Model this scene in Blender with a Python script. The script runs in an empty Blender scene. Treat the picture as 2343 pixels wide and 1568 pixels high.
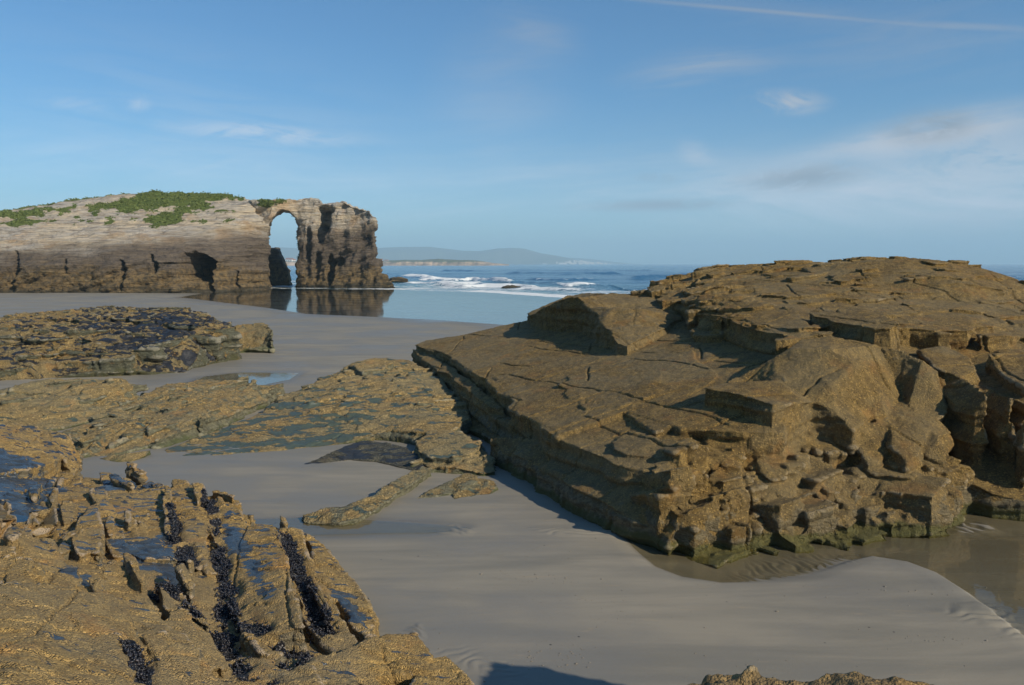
import bpy, math, random
import numpy as np
from mathutils import Vector
from mathutils.geometry import delaunay_2d_cdt
R = math.radians
C = bpy.context.scene.collection
# ------------------------------------------------------------------ camera
F = 28/36*2343.0; CX, CY = 1171.5, 784.0; CAMZ = 4.0
PITCH = math.atan((784-604)/F)
cam = bpy.data.cameras.new('camera'); co_ = bpy.data.objects.new('camera', cam); C.objects.link(co_)
co_.location = (0, 0, CAMZ); co_.rotation_euler = (math.pi/2-PITCH, 0, 0)
cam.lens = 28; cam.sensor_width = 36; cam.clip_start = 0.1; cam.clip_end = 60000
bpy.context.scene.camera = co_
def ray(px, py):
    x = (px-CX)/F; y = (CY-py)/F; c, s = math.cos(PITCH), math.sin(PITCH)
    return np.array([x, c+y*s, -s+y*c])
def P(px, py, z):                       # where the sight line meets height z
    d = ray(px, py); t = (z-CAMZ)/d[2]; return np.array([d[0]*t, d[1]*t, z])
def PD(px, py, dist):                   # the point at that distance
    d = ray(px, py); t = dist/d[1]; return np.array([d[0]*t, dist, CAMZ+d[2]*t])
def PP(px, py, pl, off=0.0):            # where it meets a tilted bedding plane
    d = ray(px, py); t = (pl[2]+off-CAMZ)/(d[2]-pl[0]*d[0]-pl[1]*d[1]); return np.array([d[0]*t, d[1]*t, CAMZ+d[2]*t])
# ------------------------------------------------------------------ noise
def _h(ix, iy, iz, seed):
    h = (ix.astype(np.uint32)*np.uint32(374761393)+iy.astype(np.uint32)*np.uint32(668265263)+iz.astype(np.uint32)*np.uint32(2147483647)+np.uint32((seed*1274126177) & 0xffffffff))
    h = (h ^ (h >> np.uint32(13)))*np.uint32(1274126177); h = (h ^ (h >> np.uint32(15)))*np.uint32(2246822519)
    return h ^ (h >> np.uint32(16))
def hashf(ix, iy, iz, seed=0):
    return _h(np.asarray(ix).astype(np.int64), np.asarray(iy).astype(np.int64), np.asarray(iz).astype(np.int64), seed).astype(np.float32)/4294967296.0
def perlin(x, y, z, seed=0):
    x = np.asarray(x, np.float32); y = np.asarray(y, np.float32)+0*x; z = np.asarray(z, np.float32)+0*x
    xi = np.floor(x); yi = np.floor(y); zi = np.floor(z); fx, fy, fz = x-xi, y-yi, z-zi
    xi = xi.astype(np.int64); yi = yi.astype(np.int64); zi = zi.astype(np.int64)
    u = fx*fx*fx*(fx*(fx*6-15)+10); v = fy*fy*fy*(fy*(fy*6-15)+10); w = fz*fz*fz*(fz*(fz*6-15)+10)
    out = 0
    for dx in (0, 1):
        for dy in (0, 1):
            for dz in (0, 1):
                h = _h(xi+dx, yi+dy, zi+dz, seed)
                gx = (h & np.uint32(1023)).astype(np.float32)/511.5-1; gy = ((h >> np.uint32(10)) & np.uint32(1023)).astype(np.float32)/511.5-1
                gz = ((h >> np.uint32(20)) & np.uint32(1023)).astype(np.float32)/511.5-1
                out = out+(u if dx else 1-u)*(v if dy else 1-v)*(w if dz else 1-w)*(gx*(fx-dx)+gy*(fy-dy)+gz*(fz-dz))
    return out*1.1
def fbm(x, y, z, seed=0, octv=4, gain=.5):
    s = 0; a = 1.0; f = 1.0
    for o in range(octv):
        s = s+a*perlin(x*f, y*f, z*f, seed+o*17); a *= gain; f *= 2.03
    return s
def sstep(a, b, x):
    t = np.clip((x-a)/(b-a), 0, 1); return t*t*(3-2*t)
def poly_sd(x, y, poly):                # signed distance, negative inside
    poly = np.asarray(poly, float); d = np.full(x.shape, 1e9); ins = np.zeros(x.shape, bool); n = len(poly)
    for i in range(n):
        a = poly[i][:2]; b = poly[(i+1) % n][:2]; e = b-a; L = max(e@e, 1e-9)
        t = np.clip(((x-a[0])*e[0]+(y-a[1])*e[1])/L, 0, 1)
        d = np.minimum(d, np.hypot(x-a[0]-t*e[0], y-a[1]-t*e[1]))
        if a[1] != b[1]:
            ins ^= ((y < a[1]) != (y < b[1])) & (x < (b[0]-a[0])*(y-a[1])/(b[1]-a[1])+a[0])
    return np.where(ins, -d, d)
# ------------------------------------------------------------------ mesh helpers
def new_mesh(name, V, faces, smooth=True, attrs=None):
    V = np.asarray(V, np.float32); me = bpy.data.meshes.new(name)
    if isinstance(faces, np.ndarray):
        k = faces.shape[1]; nf = len(faces); idx = faces.ravel(); starts = np.arange(nf)*k; tot = np.full(nf, k)
    else:
        nf = len(faces); tot = np.array([len(f) for f in faces]); idx = np.concatenate([np.asarray(f) for f in faces]); starts = np.concatenate([[0], np.cumsum(tot)[:-1]])
    me.vertices.add(len(V)); me.vertices.foreach_set('co', V.ravel())
    me.loops.add(len(idx)); me.loops.foreach_set('vertex_index', idx.astype(np.int32))
    me.polygons.add(nf); me.polygons.foreach_set('loop_start', starts.astype(np.int32)); me.polygons.foreach_set('loop_total', tot.astype(np.int32))
    me.polygons.foreach_set('use_smooth', np.full(nf, smooth))
    me.update(calc_edges=True)
    for k_, a in (attrs or {}).items():
        at = me.attributes.new(k_, 'FLOAT', 'POINT'); at.data.foreach_set('value', np.asarray(a, np.float32))
    return me
def put(name, V, faces, mat, parent=None, smooth=True, attrs=None, origin=None, **tags):
    V = np.asarray(V, float)
    if origin is None:
        origin = np.array([V[:, 0].mean(), V[:, 1].mean(), max(V[:, 2].min(), 0)]) if parent is None else np.zeros(3)
    origin = np.asarray(origin, float)
    me = new_mesh(name, V-origin, faces, smooth, attrs)
    o = bpy.data.objects.new(name, me); C.objects.link(o); o.location = origin
    if mat: me.materials.append(mat)
    if parent is not None: o.parent = parent
    for k, v in tags.items(): o[k] = v
    return o
def grid_faces(nr, nc):
    i = np.arange(nr-1)[:, None]*nc+np.arange(nc-1)[None]; return np.stack([i, i+1, i+nc+1, i+nc], -1).reshape(-1, 4)
# ------------------------------------------------------------------ rock kit
def prism(top, interior=(), pl=None, bottom=-.25, jit=.06, seg=.3, seed=1, taper=0.0):
    """A block: its top traced as a polygon lying on real heights, sides falling to `bottom`."""
    rs = random.Random(seed)
    def res(e): return P(*e[:3]) if pl is None or len(e) == 4 else PP(e[0], e[1], pl, e[2])
    pts = [res(e) for e in top]; out = []
    n = len(pts)
    for i in range(n):
        a, b = pts[i], pts[(i+1) % n]; L = math.hypot(*(b-a)[:2]); k = max(1, int(L/seg)); nx, ny = (b-a)[1]/max(L, 1e-6), -(b-a)[0]/max(L, 1e-6)
        for j in range(k):
            t = j/k; p = a+(b-a)*t
            r = 0 if j == 0 else (rs.random()-.5)*2*jit*min(1, L)
            out.append(np.array([p[0]+nx*r, p[1]+ny*r, p[2]]))
    return solid(out, [res(e) for e in interior], bottom, taper)
def solid(out, inn, bottom, taper=0.0):
    al = out+list(inn); n = len(out)
    r = delaunay_2d_cdt([Vector((p[0], p[1])) for p in al], [(i, (i+1) % n) for i in range(n)], [], 1, 1e-5)
    V = []
    for k, v in enumerate(r[0]):
        og = [i for i in r[3][k] if i < len(al)]
        z = al[og[0]][2] if og else min(al, key=lambda p: (p[0]-v.x)**2+(p[1]-v.y)**2)[2]
        V.append((v.x, v.y, z))
    tris = [tuple(f) for f in r[2]]; cnt = {}
    cx = sum(v[0] for v in V)/len(V); cy = sum(v[1] for v in V)/len(V)
    tt = []
    for f in tris:
        a, b, c = (V[i] for i in f)
        if (b[0]-a[0])*(c[1]-a[1])-(b[1]-a[1])*(c[0]-a[0]) < 0: f = f[::-1]
        tt.append(f)
        for i in range(3): cnt[(f[i], f[(i+1) % 3])] = 1
    m = len(V); B = [(v[0]+(cx-v[0])*taper, v[1]+(cy-v[1])*taper, min(bottom, v[2]-.05)) for v in V]
    faces = list(tt)+[tuple(i+m for i in f[::-1]) for f in tt]
    for (i, j) in cnt:
        if (j, i) not in cnt: faces += [(i, i+m, j+m), (i, j+m, j)]
    return V+B, faces
def box_prism(c, ux, uy, sx, sy, z0, top, tilt=(0, 0)):
    """an upright joint block with a tilted top"""
    V = []
    for sgx, sgy in ((-1, -1), (1, -1), (1, 1), (-1, 1)):
        x = c[0]+ux[0]*sx*sgx+uy[0]*sy*sgy; y = c[1]+ux[1]*sx*sgx+uy[1]*sy*sgy
        V.append((x, y, top+tilt[0]*(x-c[0])+tilt[1]*(y-c[1])))
    V += [(v[0], v[1], z0) for v in V]
    return V, [(0, 1, 2), (0, 2, 3), (6, 5, 4), (7, 6, 4)]+[f for i in range(4) for f in ((i, i+4, (i+1) % 4+4), (i, (i+1) % 4+4, (i+1) % 4))]
def interp(tri_pts):
    """height lookup over scattered points"""
    pts = np.array(tri_pts); r = delaunay_2d_cdt([Vector((p[0], p[1])) for p in pts], [], [], 0, 1e-5)
    VV = [(v.x, v.y, pts[r[3][k][0]][2]) for k, v in enumerate(r[0])]
    T = [[VV[i] for i in f] for f in r[2]]
    def f(x, y):
        for a, b, c in T:
            d = (b[0]-a[0])*(c[1]-a[1])-(c[0]-a[0])*(b[1]-a[1])
            u = ((x-a[0])*(c[1]-a[1])-(c[0]-a[0])*(y-a[1]))/d; v = ((b[0]-a[0])*(y-a[1])-(x-a[0])*(b[1]-a[1]))/d
            if u >= -1e-6 and v >= -1e-6 and u+v <= 1+1e-6: return a[2]+u*(b[2]-a[2])+v*(c[2]-a[2])
        return None
    return f
def plates(L, src, n, ang, ln=(.4, 1.2), wd=(.12, .4), dz=(.02, .07), keep=None, seed=0, tilt=.06, dang=10, depth=.3):
    """broken bedding plates lying over the surface given by the points src"""
    f = interp(src); a = np.array(src); r_ = random.Random(seed); k = 0; tries = 0
    while k < n and tries < n*12:
        tries += 1; x = r_.uniform(a[:, 0].min(), a[:, 0].max()); y = r_.uniform(a[:, 1].min(), a[:, 1].max()); z = f(x, y)
        if z is None or (keep and not keep(x, y)): continue
        k += 1; t = R(ang+r_.gauss(0, dang)); l = r_.uniform(*ln)/2; w = r_.uniform(*wd)/2; h = r_.uniform(*dz); tx, ty = r_.gauss(0, tilt*.4), r_.gauss(0, tilt); q = []
        for u, v in ((-1, -.5), (-.7, -1), (0, -1.1), (.8, -.8), (1, .1), (.75, 1), (.1, .85), (-.8, 1)):
            u += r_.gauss(0, .12); v += r_.gauss(0, .15); px_ = x+u*l*math.cos(t)-v*w*math.sin(t); py_ = y+u*l*math.sin(t)+v*w*math.cos(t); zz = f(px_, py_); q.append(np.array([px_, py_, (zz if zz is not None else z-.05)*.6+z*.4+h+tx*u*l+ty*v*w]))
        L.append(solid(q, [], z-depth))
def voxel(parts, size):
    V = []; Fc = []
    for v, f in parts:
        k = len(V); V += [tuple(p) for p in v]; Fc += [tuple(i+k for i in q) for q in f]
    me = bpy.data.meshes.new('tmp'); me.from_pydata([tuple(map(float, p)) for p in V], [], Fc); me.update()
    o = bpy.data.objects.new('tmp', me); C.objects.link(o)
    m = o.modifiers.new('r', 'REMESH'); m.mode = 'VOXEL'; m.voxel_size = size
    dg = bpy.context.evaluated_depsgraph_get(); ev = o.evaluated_get(dg); e = bpy.data.meshes.new_from_object(ev)
    n = len(e.vertices); co = np.empty(n*3, np.float32); e.vertices.foreach_get('co', co)
    no = np.empty(n*3, np.float32); e.vertex_normals.foreach_get('vector', no)
    q = np.empty(len(e.loops), np.int32); e.loops.foreach_get('vertex_index', q); q = q.reshape(-1, 4)
    bpy.data.objects.remove(o); bpy.data.meshes.remove(me); bpy.data.meshes.remove(e)
    return co.reshape(-1, 3), no.reshape(-1, 3), q
def cull(co, q, zmin, *ats):
    keep = co[q][:, :, 2].max(1) > zmin; q = q[keep]; used = np.zeros(len(co), bool); used[q.ravel()] = True
    mp = np.cumsum(used)-1; return (co[used], mp[q])+tuple(a[used] for a in ats)
def normals(co, q):
    a = co[q[:, 2]]-co[q[:, 0]]; b = co[q[:, 3]]-co[q[:, 1]]; n = np.cross(a, b); N = np.zeros_like(co)
    for k in range(4): np.add.at(N, q[:, k], n)
    return N/np.maximum(np.linalg.norm(N, axis=1, keepdims=True), 1e-9)
def rough(co, no, bed=(.18, .075), ang=30, S=5.0, As=.05, A1=.05, f1=.8, A2=.014, f2=5., blk=0.0, bs=(.5, .35, .22), cr=0.0, crsp=1.3, crw=.018, ter=0.0, seed=0, flat=.35, saw=0., sawl=.8, sawang=0.):
    """weathering: bedding ledges on steep faces, joint blocks, cracks, small relief"""
    x, y, z = co[:, 0], co[:, 1], co[:, 2]; ca, sa = math.cos(R(ang)), math.sin(R(ang))
    u = x*ca+y*sa; v = -x*sa+y*ca; w = z-bed[0]*x-bed[1]*y
    steep = sstep(.25, .8, 1-np.abs(no[:, 2]))
    d = A1*fbm(x*f1, y*f1, z*f1, seed, 3)
    wr = w+.05*perlin(x*.9, y*.9, z*.9, seed+3)
    st = perlin(wr*S, u*.25, v*.25, seed+5)*1.3+.6*perlin(wr*S*2.3, u*.6, v*.6, seed+6)
    d = d+As*steep*np.clip(st*2.2, -1, 1)
    if ter:
        t = fbm(x*.55, y*.55, z*.2, seed+31, 3)*3.2+w*1.0; fr = t-np.floor(t)
        d = d+ter*(1-steep)*(np.floor(t)+sstep(.82, 1., fr)-t)
    if blk:
        wx = .12*perlin(x*1.3, y*1.3, z*1.3, seed+11); q2 = np.floor((w+wx*.4)/bs[2]); q0 = np.floor((u+wx)/bs[0]+.37*q2); q1 = np.floor((v+wx)/bs[1]+.61*q0)
        d = d+blk*(hashf(q0, q1, q2, seed+12)-.5)*(flat+(1-flat)*steep)
        wx = .05*perlin(x*3, y*3, z*3, seed+15); q2 = np.floor((w+wx)/bs[2]*2.3); q0 = np.floor((u+wx)/bs[0]*2.1+.3*q2); q1 = np.floor((v+wx)/bs[1]*2.2)
        d = d+blk*.4*(hashf(q0, q1, q2, seed+13)-.5)*(flat*.5+(1-flat*.5)*steep)
    if saw:                                  # dipping beds cropping out as low scarps
        sc_, ss_ = math.cos(R(sawang)), math.sin(R(sawang)); al = x*sc_+y*ss_; ac = -x*ss_+y*sc_
        for kx, (l_, a_) in enumerate(((sawl, 1.), (sawl*.37, .45))):
            t = ac/l_+.5*perlin(al*.35/l_, ac*.4/l_, z*.5, seed+80+kx)+.12*perlin(al*2/l_, ac*2/l_, z*2, seed+82+kx); fr = t-np.floor(t); on = .25+.75*sstep(-.2, .2, perlin(al*.5/l_+np.floor(t)*5.1, 0*x, np.floor(t)*3.3, seed+84+kx))
            d = d+saw*a_*on*(1-steep*.6)*(fr*sstep(1., .90, fr)-.45)
    cav = np.zeros(len(co), np.float32)
    if cr:
        for k, (an, sp) in enumerate(((ang-6, crsp), (ang+78, crsp*1.35), (ang+140, crsp*2.6))):
            s = (x*math.cos(R(an))+y*math.sin(R(an)))+.16*perlin(x*.8, y*.8, z*.8, seed+40+k)+.03*perlin(x*4, y*4, z*4, seed+43+k)
            c = np.floor(s/sp+.5); off = (hashf(c, c*0, c*0+k, seed+50)-.5)*sp*.6; dd = np.abs(s-c*sp-off)
            on = sstep(-.02, .12, perlin(x*.45+c*3.1, y*.45, c*1.7+0*x, seed+60+k)+.02)
            cav = np.maximum(cav, on*np.exp(-(dd/crw)**2))
        d = d-cr*cav
    d = d+A2*fbm(x*f2, y*f2, z*f2, seed+70, 3)
    return d, cav, steep, st
def convexity(co, q, vox, it=3):
    n = normals(co, q); a = np.concatenate([q[:, 0], q[:, 1], q[:, 2], q[:, 3]]); b = np.concatenate([q[:, 1], q[:, 2], q[:, 3], q[:, 0]]); cnt = np.bincount(a, minlength=len(co)).astype(np.float32)+1e-6
    def avg(v): return np.bincount(a, v[b], minlength=len(co))/cnt
    s = co.astype(np.float64).copy()
    for _ in range(it): s = np.stack([avg(s[:, k]) for k in range(3)], 1)
    c = ((co-s)*n).sum(1)/vox
    return np.clip(avg(c), -2, 2).astype(np.float32)
def make_rock(name, parts, vox, mat, fn, zmin=-.12, smooth=True, **tags):
    co, no, q = voxel(parts, vox)
    d, at = fn(co, no); co2 = co+no*d[:, None]
    if tags.pop('post', None): co2[:, 2] = POST(co2)
    at['cvx'] = convexity(co2, q, vox)
    keys = list(at); r = cull(co2, q, zmin, *[at[k] for k in keys])
    return put(name, r[0], r[1], mat, attrs=dict(zip(keys, r[2:])), smooth=smooth, **tags)
# ------------------------------------------------------------------ node helpers
class NT:
    def __init__(s, nt): s.nt = nt; s.L = nt.links
    def n(s, t, **k):
        nd = s.nt.nodes.new(t)
        for a, v in k.items():
            if a.startswith('i_'):
                key = a[2:].replace('_', ' '); nd.inputs[int(key) if key.isdigit() else key].default_value = v
            else: setattr(nd, a, v)
        return nd
    def l(s, a, b): s.L.new(a, b); return b
    def val(s, nd, i, x):
        if hasattr(x, 'links') or isinstance(x, bpy.types.NodeSocket): s.L.new(x, nd.inputs[i])
        else: nd.inputs[i].default_value = x
    def math(s, op, a, b=None, c=None, clamp=False):
        nd = s.n('ShaderNodeMath', operation=op); nd.use_clamp = clamp; s.val(nd, 0, a)
        if b is not None: s.val(nd, 1, b)
        if c is not None: s.val(nd, 2, c)
        return nd.outputs[0]
    def vmath(s, op, a, b=None):
        nd = s.n('ShaderNodeVectorMath', operation=op); s.val(nd, 0, a)
        if b is not None: s.val(nd, 1, b)
        return nd.outputs[0]
    def noise(s, v, sc, det=4, rough=.55, dist=0., dim='3D'):
        nd = s.n('ShaderNodeTexNoise'); nd.noise_dimensions = dim; s.val(nd, 'Vector', v); s.val(nd, 'Scale', sc); nd.inputs['Detail'].default_value = det
        nd.inputs['Roughness'].default_value = rough; nd.inputs['Distortion'].default_value = dist; return nd.outputs[0]
    def voro(s, v, sc, feat='F1', out=0, rnd=1.0):
        nd = s.n('ShaderNodeTexVoronoi', feature=feat); s.val(nd, 'Vector', v); s.val(nd, 'Scale', sc); nd.inputs['Randomness'].default_value = rnd; return nd.outputs[out]
    def step(s, x, a, b): 
        nd = s.n('ShaderNodeMapRange'); nd.interpolation_type = 'SMOOTHSTEP'; s.val(nd, 0, x); nd.inputs[1].default_value = a; nd.inputs[2].default_value = b; return nd.outputs[0]
    def mix(s, f, a, b, bt='MIX'):
        nd = s.n('ShaderNodeMix', data_type='RGBA', blend_type=bt); s.val(nd, 0, f)
        for i, x in ((6, a), (7, b)):
            if isinstance(x, tuple): x = x+(1,) if len(x) == 3 else x
            s.val(nd, i, x)
        return nd.outputs[2]
    def attr(s, nm): return s.n('ShaderNodeAttribute', attribute_name=nm).outputs[2]
def mat(name):
    m = bpy.data.materials.new(name); m.use_nodes = True; m.node_tree.nodes.clear(); t = NT(m.node_tree)
    return m, t, t.n('ShaderNodeOutputMaterial')
def rock_mat(name, barn=(.30, .20, .075), barn2=(.20, .125, .045), pale=(.5, .42, .28), bare=(.035, .045, .05), moss=(.10, .10, .035), stone=(.20, .18, .11), bsc=70., bare_t=.66, bare_rough=.28, bump=.012, quartz=0.03, strike=(20, 3.5, 1.), bed=(.18, .075), crs_w=1.6, st_w=1.2, bsx=(1.6, 3.6, -8), bare_w=.02, rim=.35, cell_w=.55):
    m, t, out = mat(name); g = t.n('ShaderNodeNewGeometry').outputs['Position']
    # bedding frame
    mp = t.n('ShaderNodeMapping'); t.l(g, mp.inputs[0]); mp.inputs['Rotation'].default_value = (R(-5), R(10), R(strike[0])); mp.inputs['Scale'].default_value = (1, strike[1], strike[1]*1.6)
    bv = mp.outputs[0]
    big = t.noise(g, .7, 4, .6); med = t.noise(g, 4.0, 5, .62); crs = t.noise(g, 14., 4, .7); fine = t.noise(g, 38., 4, .7)
    cell = t.voro(g, bsc); cellc = t.n('ShaderNodeTexVoronoi', feature='F1'); t.l(g, cellc.inputs['Vector']); cellc.inputs['Scale'].default_value = bsc*.8
    crnd = t.n('ShaderNodeSeparateColor'); t.l(cellc.outputs['Color'], crnd.inputs[0])
    col = t.mix(t.step(med, .35, .68), barn2, barn)
    col = t.mix(t.math('MULTIPLY', t.step(big, .45, .7), .45), col, barn2)
    col = t.mix(t.math('MULTIPLY', t.step(crnd.outputs[0], .78, .95), .55), col, tuple(min(1, c*1.9) for c in barn))
    col = t.mix(t.math('MULTIPLY', t.step(crnd.outputs[1], .8, .95), .6), col, tuple(c*.25 for c in barn2))
    vb = t.step(t.noise(g, .45, 5, .6, .6), .40, .62); col = t.mix(t.math('MULTIPLY', vb, .40), col, tuple(c*k for c, k in zip(stone, (.95, 1., 1.05)))); col = t.mix(t.math('MULTIPLY', t.step(t.noise(g, 1.7, 4, .6), .55, .70), .35), col, tuple(c*k for c, k in zip(barn, (1.15, .82, .6))))
    # clean stone showing on steep or worn places
    st = t.noise(bv, 3.2, 6, .65, .3)
    scol = t.mix(t.step(st, .35, .65), stone, tuple(c*.45 for c in stone)); scol = t.mix(t.math('MULTIPLY', t.step(t.noise(bv, 7., 5, .7), .58, .7), .6), scol, pale)
    sm = t.math('ADD', t.attr('stn'), t.math('MULTIPLY', t.math('SUBTRACT', med, .5), 1.6))
    sm = t.step(sm, .42, .62); col = t.mix(sm, col, scol)
    # lime / shell / quartz streaks
    qz = t.math('MULTIPLY', t.step(t.noise(bv, 9., 6, .75), .67, .72), t.step(t.noise(g, 1.1, 3, .6), .5, .62)); col = t.mix(t.math('MULTIPLY', qz, min(1., quartz*12)), col, pale)
    # green algae
    gm = t.step(t.math('ADD', t.attr('grn'), t.math('MULTIPLY', t.math('SUBTRACT', t.noise(g, 2.2, 5, .65), .5), 1.4)), .45, .8)
    col = t.mix(t.math('MULTIPLY', gm, .8), col, moss)
    # bare wet slate
    mb = t.n('ShaderNodeMapping'); t.l(g, mb.inputs[0]); mb.inputs['Rotation'].default_value = (0, 0, R(bsx[2])); mb.inputs['Scale'].default_value = (1, bsx[1], bsx[1])
    bn = t.noise(mb.outputs[0], bsx[0], 6, .62, .35)
    bm = t.step(t.math('SUBTRACT', t.math('ADD', bn, t.math('MULTIPLY', t.attr('bar'), .5)), t.math('MULTIPLY', t.math('MAXIMUM', t.attr('cvx'), 0.0), .12)), bare_t, bare_t+bare_w)
    rm = t.math('MULTIPLY', t.step(t.math('ADD', t.attr('cvx'), t.math('MULTIPLY', t.math('SUBTRACT', crs, .5), .8)), .36, .72), rim); col = t.mix(rm, col, pale)
    bcol = t.mix(t.noise(bv, 5, 6, .7), bare, tuple(c*1.9 for c in bare)); col = t.mix(bm, col, bcol)
    # mussels in the grooves
    mn = t.step(t.math('ADD', t.attr('mus'), t.math('MULTIPLY', t.math('SUBTRACT', t.noise(g, 5., 5, .7), .5), 1.1)), .48, .58)
    mc = t.mix(t.step(crnd.outputs[2], .86, .97), (.010, .010, .014), (.30, .28, .27)); col = t.mix(mn, col, mc)
    b = t.n('ShaderNodeBsdfPrincipled'); t.l(col, b.inputs['Base Color'])
    wet = t.math('MAXIMUM', bm, t.math('MULTIPLY', mn, .8))
    rr = t.mix(wet, (.88,)*3, (bare_rough,)*3); t.l(rr, b.inputs['Roughness']); b.inputs['Specular IOR Level'].default_value = .45
    # relief
    dry = t.math('SUBTRACT', 1.0, t.math('MULTIPLY', bm, .93))
    h1 = t.math('MULTIPLY', t.math('SUBTRACT', 1.0, t.math('MULTIPLY', cell, 1.6)), dry)
    hb = t.math('ADD', t.math('MULTIPLY', h1, cell_w), t.math('MULTIPLY', t.math('MULTIPLY', fine, 1.6), dry)); hb = t.math('ADD', hb, t.math('MULTIPLY', med, 2.0)); hb = t.math('ADD', hb, t.math('MULTIPLY', t.math('MULTIPLY', crs, dry), crs_w)); hb = t.math('ADD', hb, t.math('MULTIPLY', t.math('MULTIPLY', st, t.math('ADD', .25, sm)), st_w*2))
    hb = t.math('SUBTRACT', hb, t.math('MULTIPLY', bm, 1.2)); hb = t.math('ADD', hb, t.math('MULTIPLY', t.math('MULTIPLY', mn, cell), 3.0))
    bp = t.n('ShaderNodeBump'); bp.inputs['Strength'].default_value = .9; bp.inputs['Distance'].default_value = bump; t.l(hb, bp.inputs['Height']); t.l(bp.outputs[0], b.inputs['Normal'])
    t.l(b.outputs[0], out.inputs[0]); return m
def simple(name, col, rough_=.8, col2=None, sc=3.):
    m, t, out = mat(name); b = t.n('ShaderNodeBsdfPrincipled'); g = t.n('ShaderNodeNewGeometry').outputs['Position']
    c = t.mix(t.noise(g, sc, 5, .65), col, col2 or tuple(x*.6 for x in col)); t.l(c, b.inputs['Base Color']); b.inputs['Roughness'].default_value = rough_
    t.l(b.outputs[0], out.inputs[0]); return m
# ------------------------------------------------------------------ sky, sun, air
SUN_EL, SUN_DIR = 29.0, (0.79, -0.613)
sc = bpy.context.scene
w = bpy.data.worlds.new('World'); sc.world = w; w.use_nodes = True; w.node_tree.nodes.clear(); t = NT(w.node_tree)
sky = t.n('ShaderNodeTexSky', sky_type='NISHITA'); sky.sun_disc = False; sky.sun_elevation = R(SUN_EL); sky.sun_rotation = math.atan2(SUN_DIR[0], SUN_DIR[1])
sky.air_density = 1.0; sky.dust_density = .15; sky.ozone_density = 2.2; sky.altitude = 0
dirv = t.n('ShaderNodeTexCoord').outputs['Generated']
sp = t.n('ShaderNodeSeparateXYZ'); t.l(dirv, sp.inputs[0])
yy = t.math('MAXIMUM', sp.outputs[1], .02)
U = t.math('DIVIDE', sp.outputs[0], yy); V = t.math('DIVIDE', sp.outputs[2], yy)      # north-facing sky, tangent of azimuth and height
cb = t.n('ShaderNodeCombineXYZ'); t.l(U, cb.inputs[0]); t.l(V, cb.inputs[1]); uv = cb.outputs[0]
def uvpx(px, py):
    d = ray(px, py); return d[0]/d[1], d[2]/d[1]
def streak(ang, sx, sy, seed, a, b, det=6, rough_=.6, dist=.5):
    mp = t.n('ShaderNodeMapping'); mp.vector_type = 'TEXTURE'; t.l(uv, mp.inputs[0]); mp.inputs['Location'].default_value = (seed*1.7, seed*.9, 0); mp.inputs['Rotation'].default_value = (0, 0, R(ang)); mp.inputs['Scale'].default_value = (sx, sy, 1)
    return t.step(t.noise(mp.outputs[0], 1.0, det, rough_, dist), a, b)
def blob(px0, py0, px1, py1, wd):                # soft long cloud between two sky directions
    a = uvpx(px0, py0); b = uvpx(px1, py1); cx, cy = (a[0]+b[0])/2, (a[1]+b[1])/2; L = math.hypot(b[0]-a[0], b[1]-a[1])/2; an = math.atan2(b[1]-a[1], b[0]-a[0])
    mp = t.n('ShaderNodeMapping'); mp.vector_type = 'TEXTURE'; t.l(uv, mp.inputs[0]); mp.inputs['Location'].default_value = (cx, cy, 0); mp.inputs['Rotation'].default_value = (0, 0, an); mp.inputs['Scale'].default_value = (L, wd/F, 1)
    ln = t.n('ShaderNodeVectorMath', operation='LENGTH'); t.l(mp.outputs[0], ln.inputs[0])
    mr = t.n('ShaderNodeMapRange'); mr.interpolation_type = 'SMOOTHSTEP'; t.l(ln.outputs['Value'], mr.inputs[0]); mr.inputs[1].default_value = 1.25; mr.inputs[2].default_value = 0.0
    return mr.outputs[0]
def addm(*xs):
    r = xs[0]
    for x in xs[1:]: r = t.math('ADD', r, x, clamp=True)
    return r
wisp = streak(9, .30, .035, 1, .36, .66, 8, .68, .8); wisp2 = streak(-8, .26, .03, 2, .38, .68, 8, .68, .8); puff = streak(5, .08, .03, 3, .34, .62, 8, .68, 1.); broad = streak(6, .9, .13, 4, .36, .72, 7, .66, 1.)
mul = lambda a, b: t.math('MULTIPLY', a, b)
hi = addm(mul(mul(blob(1400, 190, 1800, 130, 60), wisp), .5), mul(mul(blob(1690, 232, 1905, 236, 32), puff), .95), mul(mul(blob(1050, 60, 1250, 330, 190), broad), .35),
          mul(mul(blob(330, 285, 860, 325, 26), addm(puff, wisp2)), .55), mul(blob(270, 236, 350, 240, 20), mul(puff, .45)), mul(mul(blob(60, 232, 260, 240, 22), puff), .25),
          mul(blob(1740, 378, 2480, 232, 46), mul(addm(wisp, .45), .75)), mul(mul(blob(1500, 110, 2700, 60, 110), wisp), .22), mul(mul(blob(-200, 120, 1100, 420, 220), wisp2), .14), mul(mul(blob(1900, 370, 2700, 320, 120), addm(puff, .35)), .6), mul(mul(blob(800, 430, 2700, 500, 120), addm(broad, .2)), .55), mul(mul(blob(1250, 420, 2500, 410, 40), wisp), .35), mul(mul(blob(-100, 330, 900, 420, 60), wisp), .18), mul(mul(blob(1100, 0, 1350, 120, 70), wisp2), .25),
          mul(mul(blob(2000, 470, 2700, 485, 55), broad), .4), mul(blob(1540, 330, 1640, 370, 34), mul(puff, .35)))
band = t.math('MULTIPLY', mul(t.step(V, .0, .05), t.math('SUBTRACT', 1.0, t.step(V, .05, .22))), .30)
hi = addm(hi, mul(band, addm(broad, .35)))
con = mul(blob(1300, -14, 2180, 64, 6.0), .38); con2 = mul(blob(2050, 52, 2420, 70, 10.0), .35); con3 = mul(blob(1300, -30, 2150, 62, 26.0), .14)
hi = addm(hi, con, con2, con3)
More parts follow.
